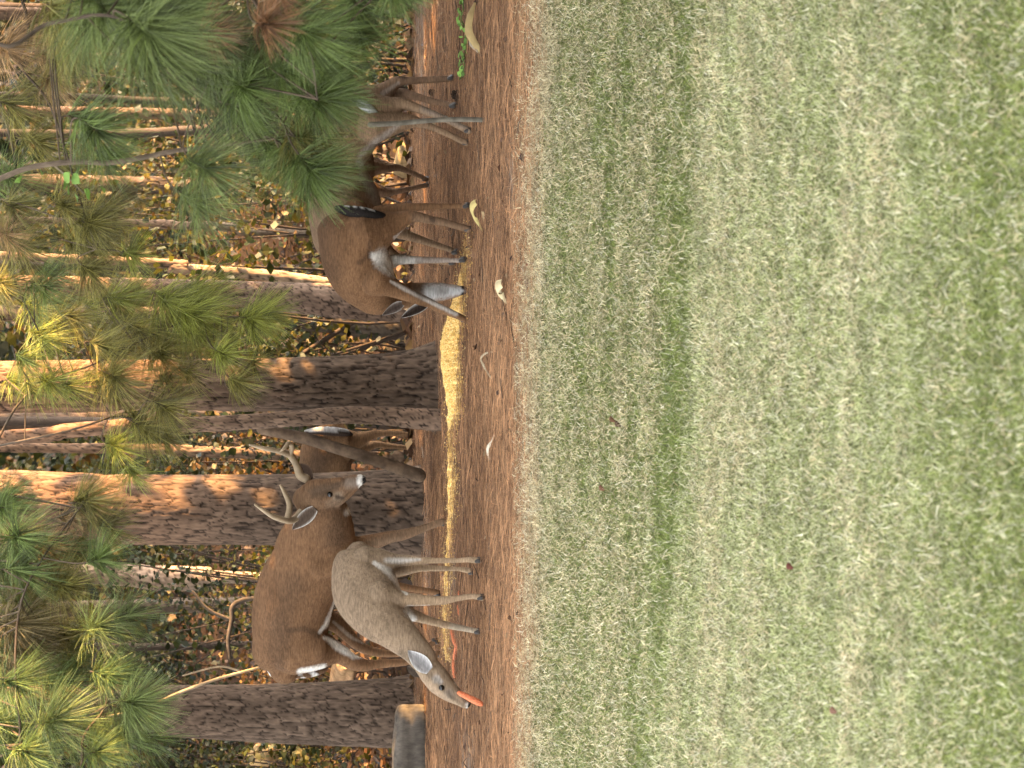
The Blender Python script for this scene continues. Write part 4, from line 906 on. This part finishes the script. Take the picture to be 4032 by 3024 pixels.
kinds = [('leafy green and yellow understory shrub in the dim woods', LEAF_PAL[[0, 1, 2, 5]], .7, 1.5, 1000, .055), ('orange and tan autumn shrub in the dim woods', LEAF_PAL[[3, 4, 2]], .6, 1.2, 850, .055),
         ('dark green evergreen shrub in the dim woods', LEAF_PAL[[1, 0]] * .7, .8, 1.9, 1100, .05), ('thin yellowing sapling with scattered leaves in the dim woods', LEAF_PAL[[2, 3, 5]], .8, 2.6, 650, .06)]
shr = []
for i in range(70):
    y = 20.6 + 34 * rng.random() ** 1.35; x = (rng.random() * 2 - 1) * (.126 * y + 1.6); shr.append((x, y, (0, 2, 2, 3, 2, 1)[i % 6]))
shr += [(2.6, 21.3, 0), (2.1, 20.9, 2), (-.35, 20.6, 2), (.55, 20.4, 0), (-1.35, 21.5, 0), (-1.5, 22.6, 2), (-2.7, 21.5, 0), (-2.4, 23, 1), (1.1, 22, 3), (1.6, 23.5, 1), (.25, 22.8, 2), (-.9, 24.3, 1)]
cache = {}
for (x, y, k) in shr:
    lab, pal, w_, h, n, L = kinds[k]; z0 = float(gz(x, y)); var = int(rng.integers(0, 2))
    if (k, var) not in cache:
        (V, F, cc), (sv, sf) = shrub_mesh(w_, h, n, L, pal)
        root = thing('shrub', (0, 0, 0), lab, 'shrub', lab.split(' in ')[0].replace(' with scattered leaves', '') + 's')
        a = mesh_np('foliage', V, [F], M_leaf, root, col=cc, smooth=False); b = mesh_np('stem', sv, [sf], M_twig, root, col=np.tile([.035, .025, .018], (len(sv), 1)))
        cache[(k, var)] = (root, a, b); rr = root
    else:
        root, a, b = cache[(k, var)]; rr = root.copy(); C.objects.link(rr)
        for ch in (a, b): c2 = ch.copy(); C.objects.link(c2); c2.parent = rr
    s = rng.uniform(.7, 1.25); rr.location = (x, y, z0); rr.rotation_euler = (0, 0, rng.random() * 6.28); rr.scale = (s, s, s * rng.uniform(.85, 1.2))

def litter():
    n = 20000; y = 18.6 + 36 * rng.random(n) ** 1.6; x = (rng.random(n) * 2 - 1) * (.126 * y + 2.2)
    p = np.stack([x, y, gz(x, y) + .01 + .03 * rng.random(n)], 1)
    pal = np.array([[.075, .033, .013], [.045, .021, .010], [.11, .056, .022], [.03, .016, .009], [.16, .095, .038]])
    c = pal[rng.integers(0, 5, n)] * rng.uniform(.7, 1.3, (n, 1))
    V, F, cc = leaves_np(p, .09 * rng.uniform(.6, 1.3, n), c, .25)
    o = mesh_np('leaf_litter', V, [F], M_leaf, col=cc, smooth=False); o['kind'] = 'stuff'; tag(o, 'fallen tan and orange leaves covering the woodland floor', 'leaf litter')
    n = 70000; y = 40 + 42 * rng.random(n) ** 1.3; x = (rng.random(n) * 2 - 1) * (.14 * y + 4); z = gz(x, y) + 9 * rng.random(n) ** 1.2
    cl = fbm(np.stack([x * .6, y * .3, z * .7], 1), 3); k = cl > .33; x, y, z = x[k], y[k], z[k]; n = len(x)
    c = LEAF_PAL[np.array([0, 1, 1, 1, 2, 5, 1, 3])[rng.integers(0, 8, n)]] * rng.uniform(.5, 1.2, (n, 1))
    V, F, cc = leaves_np(np.stack([x, y, z], 1), .20 * rng.uniform(.6, 1.4, n), c, .7)
    o = mesh_np('far_wood', V, [F], M_leaf, col=cc, smooth=False); o['kind'] = 'stuff'; tag(o, 'dim far woodland foliage closing the view', 'woodland')
litter()
litter_twigs()

# ------------------------------------------------------------------ pine boughs with needle tufts
def tuft_mesh(c, d, R, fasc, col, spread=1.55, tipcol=None, droop=.20, wid=.0022):
    fasc = int(fasc * 1.35); n = fasc * 3; d = unit(np.array(d, float))
    a = np.cross(d, [.3, .9, .1]); a = unit(a); b = np.cross(d, a)
    ph = np.repeat(rng.random(fasc) * 2 * np.pi, 3) + rng.normal(0, .10, n); el = np.repeat(spread * np.sqrt(rng.random(fasc)), 3) + rng.normal(0, .05, n)
    dv = np.cos(el)[:, None] * d + np.sin(el)[:, None] * (np.cos(ph)[:, None] * a + np.sin(ph)[:, None] * b)
    st = np.repeat(rng.random(fasc) ** 1.2, 3)
    base = np.array(c) - d * (st * R * .45)[:, None] + dv * .004
    ln = R * rng.uniform(.72, 1.08, n)
    bend = np.array([0, 0, -1.]) * (ln * droop * rng.uniform(.4, 1.2, n))[:, None] + rng.normal(0, .05, (n, 3)) * ln[:, None]
    s = unit(np.cross(dv, rng.normal(size=(n, 3)))); v = rng.random((n, 1)); v = np.repeat(rng.random((fasc, 1)), 3, 0); cols = np.array(col) * (.35 + 1.45 * v ** 1.3) + np.array([.02, .012, 0]) * v
    return strips(base, dv, ln, np.full(n, wid), s, bend, cols, 3, .35, tipcol=None if tipcol is None else np.array(tipcol) * (.65 + .75 * v))
GR = (.085, .125, .034); GB = (.100, .135, .042); OL = (.135, .125, .032); BR = (.20, .10, .05); TN = (.26, .16, .075); DK = (.05, .068, .022); YG = (.17, .19, .035)  # YG: sunlit tufts, the sun put into their needle colour
def bough_tree(name, label, trunk_xy, trunk_r, limbs, tufts, height, cat='pine tree', onto=None):
    """limbs: lists of (px,py,Y,r_m); tufts: (px,py,R_px,Y,col,dirphoto,fasc) - dirphoto in photo px (dx,dy)"""
    x, y = trunk_xy; z0 = float(gz(x, y)) if onto is None else 3.4; root = thing(name, (x, y, z0), label, cat) if onto is None else onto
    nd = np.array([[x, y, z0 - .05, trunk_r * 1.15], [x + .02, y, height * .3, trunk_r], [x, y, height * .65, trunk_r * .7], [x, y, height, trunk_r * .25]])
    if onto is None:
        bark_trunk('trunk', nd, M_bark, root, .05, .09, .008, red=.3, seed=int(x * 10) % 50, dz=.04, ds=.02, zmax_dense=4)
        crown_mesh('crown', (x, y, height * .82), 1.3, height * .22, 420, M_needle, GREEN_P, .35, root)
    LB = []
    for lb in limbs:
        A = np.array([[*P(a, b, Yy)] for (a, b, Yy, r) in lb[1:]]); R = [r * (.62 if r < .0125 and lb[0] != .8 else 1) for (_, _, _, r) in lb[1:]]
        s = A[0]; att = np.array([x, y, max(z0 + .5, s[2] + lb[0])]); mid = (att + s) / 2 + np.array([0, 0, .12])
        A = np.vstack([att, mid, A]); R = [R[0] * 1.35, R[0] * 1.15] + R
        o = tube_obj('branch', A, R, M_twig, root, (.12, .09, .066) if lb[0] == .8 else (.06, .045, .033), 9, 6, colvar=.8); LB.append((o, catmull(A, 8)))
    extra = [(px + rng.normal(0, 70), py + rng.normal(0, 70), R * rng.uniform(.75, 1.0), Yt + rng.uniform(.15, .5), tuple(np.array(col) * rng.uniform(.7, 1.05)), (dr[0] + rng.normal(0, .25), dr[1] + rng.normal(0, .25)), int(fasc * .8)) for (px, py, R, Yt, col, dr, fasc) in (tufts + tufts if len(tufts) > 17 else tufts) if rng.random() < .8]
    for (px, py, R, Yt, col, dr, fasc) in tufts + extra:
        c = P(px, py, Yt); Rm = R / ppm(Yt); d = RT * (-dr[1]) - UP * dr[0]; d = unit(d + np.array([0, dr[2] if len(dr) > 2 else rng.normal(-.25, .35), 0]))
        best = min(LB, key=lambda t: np.linalg.norm(t[1] - c, axis=1).min()); q = best[1][np.linalg.norm(best[1] - c + d * Rm * .6, axis=1).argmin()]
        tw = tube_obj('twig', [q, c - d * Rm * .55 * .9 + (q - c) * .15, c - d * Rm * .2, c], [.004, .0035, .003, .0025], M_twig, best[0], (.07, .052, .036), 6, 5)
        V, F, cc = tuft_mesh(c, d, Rm, fasc, col)
        mesh_np('needle_tuft', V, [F], M_needle, best[0], col=cc, smooth=False)
R3 = bough_tree('young_pine', 'young pine with long soft needle tufts hanging in front of the half-hidden deer', (2.75, 11.0), .075,
    [[.3, (-60, 120, 9.6, .012), (200, 90, 9.6, .011), (420, 60, 9.5, .009), (620, 140, 9.4, .006)],
     [.4, (900, -150, 10.2, .014), (1000, 0, 10.2, .012), (1080, 110, 10.2, .009), (1210, 170, 10.2, .006), (1250, 390, 10.4, .005)],
     [.8, (-200, 780, 11.5, .013), (0, 702, 11.5, .011), (130, 657, 11.5, .0105), (300, 637, 11.5, .0105), (430, 641, 11.5, .010), (560, 620, 11.5, .010), (700, 592, 11.5, .009), (840, 577, 11.5, .007), (1080, 545, 11.5, .005)],
     [.2, (600, 100, 11.0, .011), (800, 250, 11.0, .010), (975, 345, 11, .007), (1180, 560, 11.2, .006), (1230, 680, 11.2, .004)]],
    [(597, 133, 320, 9.4, GB, (.8, .6), 150), (411, 33, 290, 9.6, GB, (.7, .7), 130), (540, 60, 260, 9.8, GR, (.9, .2), 100), (1062, 95, 150, 9.9, BR, (.9, .1, -.6), 90), (1207, 140, 240, 10.1, GR, (.7, .7), 120),
     (975, 345, 220, 10.6, GR, (.8, .4), 110), (1260, 400, 230, 10.6, GR, (.8, .5), 110), (385, 517, 220, 11.2, GR, (.8, .6), 110), (809, 663, 250, 11.0, GB, (.8, .5), 130), (1232, 680, 220, 11.0, GR, (.6, .8), 120),
     (1205, 545, 220, 11.2, OL, (.9, .3), 100), (882, 172, 240, 10.6, DK, (.9, .4), 110), (862, 400, 210, 12, DK, (.8, .5), 90), (760, 300, 220, 11.5, DK, (.9, .4), 90), (1120, 280, 220, 10.6, GR, (.9, .4), 110), (1560, -30, 150, 10.2, GR, (.7, .6), 90),
     (1400, 20, 200, 11.0, GR, (.3, .9), 90), (1330, 250, 180, 11.0, GR, (.6, .8), 90), (700, 20, 240, 10.4, GR, (.9, .3), 100), (250, 60, 240, 10.8, OL, (.8, .5), 100), (1160, 640, 190, 11.6, GR, (.5, .8), 90), (300, 200, 220, 11.6, OL, (.8, .5), 90), (1000, 520, 180, 12, DK, (.8, .5), 80)], 7.5)
R4 = bough_tree('young_pine', 'pine with dry tan and olive tufts in the upper woods near the sunlit leaves', (3.6, 16.2), .09,
    [[.4, (100, 40, 14, .012), (80, 250, 14, .010), (200, 420, 14, .009), (320, 800, 14.2, .007), (380, 980, 14.4, .005)],
     [.5, (30, 500, 15, .012), (60, 800, 15, .010), (40, 1050, 15, .008), (150, 1300, 15.2, .006)]],
    [(33, 190, 180, 13.8, TN, (.9, .3), 90), (219, 318, 170, 14, (.2, .13, .06), (.9, .3), 80), (371, 882, 190, 14.2, OL, (.9, .2), 100), (265, 816, 170, 14.2, OL, (.8, .4), 90), (530, 1001, 125, 14.4, YG, (.9, .2), 80), (27, 922, 120, 14.6, TN, (.9, .2), 60),
     (100, 980, 180, 14.8, OL, (.8, .4), 90), (371, 1075, 160, 14.6, OL, (.8, .5), 90), (150, 560, 190, 14.6, OL, (.9, .3), 90), (60, 700, 190, 14.8, GR, (.8, .3), 80), (180, 1130, 180, 15, GR, (.9, .3), 80), (300, 960, 170, 14.6, OL, (.9, .3), 80), (30, 1120, 160, 15, OL, (.9, .2), 80), (60, 420, 190, 14.4, OL, (.9, .3), 80), (450, 830, 170, 14.4, (.11, .10, .045), (.9, .3), 70)], 8)
R5 = bough_tree('young_pine', '', (-.72, 18.3), .06,
    [[.5, (-150, 1900, 16, .012), (100, 1560, 16, .010), (400, 1420, 16, .009), (640, 1300, 16.1, .007), (800, 1250, 16.1, .005), (1000, 1255, 16.1, .004)],
     [.5, (250, 1700, 16.2, .009), (460, 1640, 16.2, .008), (600, 1680, 16.2, .005)]],
    [(663, 1195, 180, 16, YG, (.7, .6), 110), (776, 1250, 210, 16, YG, (.8, .4), 120), (1000, 1256, 155, 15.9, YG, (.9, .15), 110), (889, 1398, 120, 15.9, YG, (.8, .4), 80), (424, 1371, 180, 16, OL, (.8, .3), 100), (464, 1490, 200, 15.9, OL, (.8, .4), 110), (637, 1398, 165, 16.1, OL, (.9, .2), 100),
     (166, 1331, 130, 16, YG, (.8, .5), 80), (106, 1424, 130, 15.8, YG, (.7, .5), 80), (199, 1504, 140, 15.8, YG, (.8, .4), 80), (663, 1610, 165, 16, OL, (.8, .4), 100), (948, 1500, 120, 16, OL, (.9, .2), 70), (464, 1763, 145, 16.2, YG, (.9, .3), 90), (583, 1690, 165, 16.1, OL, (.8, .4), 90), (560, 1300, 180, 16.1, OL, (.8, .4), 90), (820, 1330, 170, 16.2, OL, (.9, .2), 80), (300, 1250, 170, 16.2, OL, (.9, .2), 80), (480, 1180, 160, 16.2, YG, (.9, .2), 80)], 8, onto=T2)
R6 = bough_tree('young_pine', 'pine with dark green tufts overhanging the dark trunk behind the pale doe', (-3.2, 13.4), .08,
    [[.5, (60, 3150, 13.4, .012), (80, 2900, 13.4, .010), (60, 2600, 13.4, .009), (90, 2350, 13.5, .008), (200, 2150, 13.6, .006), (330, 1980, 13.8, .004)],
     [.3, (300, 3100, 13.2, .010), (330, 2900, 13.2, .009), (420, 2760, 13.3, .006), (400, 2500, 13.4, .004)]],
    [(400, 2200, 150, 13.4, GR, (.7, -.2), 95), (392, 2461, 180, 13.3, GB, (.8, -.4), 95), (430, 2661, 150, 13.2, GR, (.8, .2), 95), (530, 2769, 170, 13.1, GB, (.8, .1), 110), (223, 2830, 220, 13.2, GB, (.8, -.3), 130), (77, 2692, 180, 13.4, GR, (.9, .2), 110), (77, 2115, 200, 13.6, GR, (.9, .1), 110),
     (100, 2254, 180, 13.6, GR, (.9, .2), 100), (192, 2154, 140, 13.7, (.2, .13, .06), (.9, .1), 70), (77, 2461, 220, 13.6, (.13, .10, .045), (.9, .1), 110), (115, 2961, 180, 13.3, GR, (.9, .1), 100), (269, 2307, 180, 13.6, OL, (.9, .1), 100), (77, 2369, 180, 13.7, OL, (.9, -.1), 90), (384, 2961, 150, 13.2, GR, (.8, -.2), 90),
     (351, 1968, 165, 13.8, OL, (.6, -.1), 110), (20, 2000, 150, 13.8, GR, (.9, .1), 80), (150, 2560, 200, 13.7, (.12, .1, .045), (.9, .1), 90), (270, 2520, 180, 13.8, OL, (.9, .1), 80), (480, 2900, 170, 13.4, GR, (.8, .1), 90), (20, 2850, 200, 13.6, GR, (.9, .1), 90), (260, 2680, 190, 13.7, GR, (.9, .1), 90)], 8)

# round-leaved twig in front of the woods
tw = branch_thing('leafy_twig', 'twig with round bright green leaves hanging beside the thin bare branch', [(200, 640, 5, 0), (260, 690, 4, 0), (330, 760, 3, 0)], 11.6, (.15, .12, .08), 'twig')
for (x, y, r) in ((255, 735, 26), (290, 690, 30), (262, 715, 30), (300, 715, 28), (330, 745, 28), (275, 765, 24), (415, 742, 22), (170, 680, 26), (80, 720, 26), (310, 775, 24)):
    leaf(P(x, y, 11.55), r * 2.0 / ppm(11.5), np.array([.13, .22, .045]) * rng.uniform(.7, 1.4), tw)

# ------------------------------------------------------------------ trees added around the view to block sun and sky
def added_side_tree(x, y, h, w_, n, lowest, label, size=.5):  # unseen pine put in to keep sun off lawn, deer and trunks
    z0 = float(gz(x, y)); root = thing('shade_pine', (x, y, z0), label, 'pine tree', 'unseen pines added to shade the lawn')
    tube_obj('trunk', [(x, y, z0 - .05), (x, y, z0 + h * .5), (x, y, z0 + h)], [.12, .09, .03], M_bark, root, (.15, .11, .08), 10, 5)
    crown_mesh('crown', (x, y, z0 + (h + lowest) / 2), w_, (h - lowest) / 2 * 1.1, n, M_needle, GREEN_P, size, root, hollow=.1)
for i, y in enumerate(np.arange(4.0, 16.6, 1.2)):
    added_side_tree(4.6 + .5 * math.sin(i * 2.1), y, 4.0 + .5 * math.sin(i * 1.7), 1.1, 1100, .0, 'bushy young pine in the unseen row added to shade the lawn', .45)
added_side_tree(4.5, 16.5, 4.3, .62, 700, .0, 'narrow young pine added before the low one in the shading row', .35)
added_side_tree(5.0, 16.0, 4.4, .9, 800, .0, 'wider young pine added before the narrow ones in the shading row', .4)
for i, y in enumerate(np.arange(4.5, 15.4, 1.5)):
    added_side_tree(6.1 + .15 * math.sin(i * 2.0), y, 4.7, 1.15, 1300, .0, 'large bushy pine added just outside the row to close sun gaps', .45)
added_side_tree(3.7, 15.1, 3.3, .6, 1000, .0, 'small dense pine added in front of the row to shade the doe', .35)
added_side_tree(3.75, 14.2, 3.2, .6, 1000, .0, 'small dense shading pine added in front of the row, next to another small one', .35)
added_side_tree(4.6, 17.1, 2.9, .5, 420, .0, 'low bushy pine added at the end of the shading row beside the lawn', .35)
added_side_tree(4.7, 17.85, 4.6, .6, 1200, .0, 'narrow young pine added after the low one to shade the trunk', .35)
added_side_tree(4.9, 18.6, 3.2, .6, 480, .0, 'last bushy pine added to the shading row, where the woods begin', .35)
for i, y in enumerate(np.arange(2.0, 15.2, 2.2)):
    added_side_tree(7.8 + .8 * math.sin(i * 1.3), y, 8.0, 1.9, 1300, .3, 'tall bushy pine in the unseen row added to shade the lawn', .6)
cproto = None  # unseen crowns put over the woods to hold back sun and sky
k = 0
for gy_ in np.arange(21, 70, 4.6):
    for gx_ in np.arange(-16, 27, 4.8):
        k += 1
        if gy_ > 38 and rng.random() < .6: continue
        if gx_ > 5 and gy_ < 36 and rng.random() < .5: continue
        x = gx_ + rng.normal(0, 1.1); y = gy_ + rng.normal(0, 1.0)
        if abs(x) < .126 * y + 1.4: 
            x = math.copysign(.126 * y + 1.6 + rng.random(), x)
        z0 = float(gz(x, y))
        if cproto is None:
            root = thing('shade_tree', (0, 0, 0), 'tall tree added out of view so its crown shades the woods', 'tree', 'added trees shading the woods')
            a = tube_obj('trunk', [(0, 0, -.1), (.05, 0, 5), (0, 0, 11)], [.15, .12, .05], M_bark, root, (.06, .045, .034), 10, 5)
            b = crown_mesh('crown', (0, 0, 9.0), 3.3, 3.4, 950, M_needle, (.06, .08, .025), .55, root, hollow=.1); cproto = (root, a, b); rr = root
        else:
            root, a, b = cproto; rr = root.copy(); C.objects.link(rr)
            for ch in (a, b): c2 = ch.copy(); C.objects.link(c2); c2.parent = rr
        rr.location = (x, y, z0); rr.rotation_euler = (0, 0, rng.random() * 6.28); q = rng.uniform(.85, 1.15); rr.scale = (q, q, rng.uniform(.9, 1.15))

for i, x in enumerate(np.arange(-26, 27, 4.4)):  # row put in behind the viewer to cut low sky light
    rr = cproto[0].copy(); C.objects.link(rr)
    for ch in cproto[1:]: c2 = ch.copy(); C.objects.link(c2); c2.parent = rr
    rr.location = (x, -16 + 2 * math.sin(i * 2.3), 0); rr.rotation_euler = (0, 0, i * 1.3); rr.scale = (1.2, 1.2, 1.05)
    rr['label'] = 'unseen tall tree added behind the viewer to block low sky'; rr['group'] = 'unseen trees added behind the viewer'

for i, (x, y) in enumerate(((-4.6, 22.4), (-2.4, 23.0), (-.3, 22.3), (1.9, 22.9), (4.0, 22.4), (-3.6, 26), (-1.2, 26.6), (1.0, 26.2), (3.2, 26.4), (-6.6, 23.5), (-5.4, 29), (5.6, 29.5), (0.2, 30.5), (-2.6, 30.5), (2.8, 30.2))):  # low crowns put in to darken the woods behind the deer
    root, a, b = cproto; q = .76; sx = math.copysign(.126 * y + .35, x) if abs(x) > 1.5 else x
    rr = root.copy(); C.objects.link(rr)
    if i == 0: ethin = tube_obj('trunk', [(0, 0, -.1), (.04, 0, 2), (-.05, 0.02, 4), (0, 0, 9)], [.055, .05, .045, .02], M_bark, None, (.05, .036, .027), 9, 6); ethin.parent = rr; c1 = ethin
    else: c1 = ethin.copy(); C.objects.link(c1); c1.parent = rr
    c2 = b.copy(); C.objects.link(c2); c2.parent = rr
    rr.location = (x, y, float(gz(x, y))); rr.scale = (q, q, .66 + .03 * (i % 3)); rr.rotation_euler = (0, 0, i * 2.1)
    rr['label'] = 'smaller leafy tree added so its crown above the view shades the woods'; rr['group'] = 'leafy trees added to shade the woods edge'
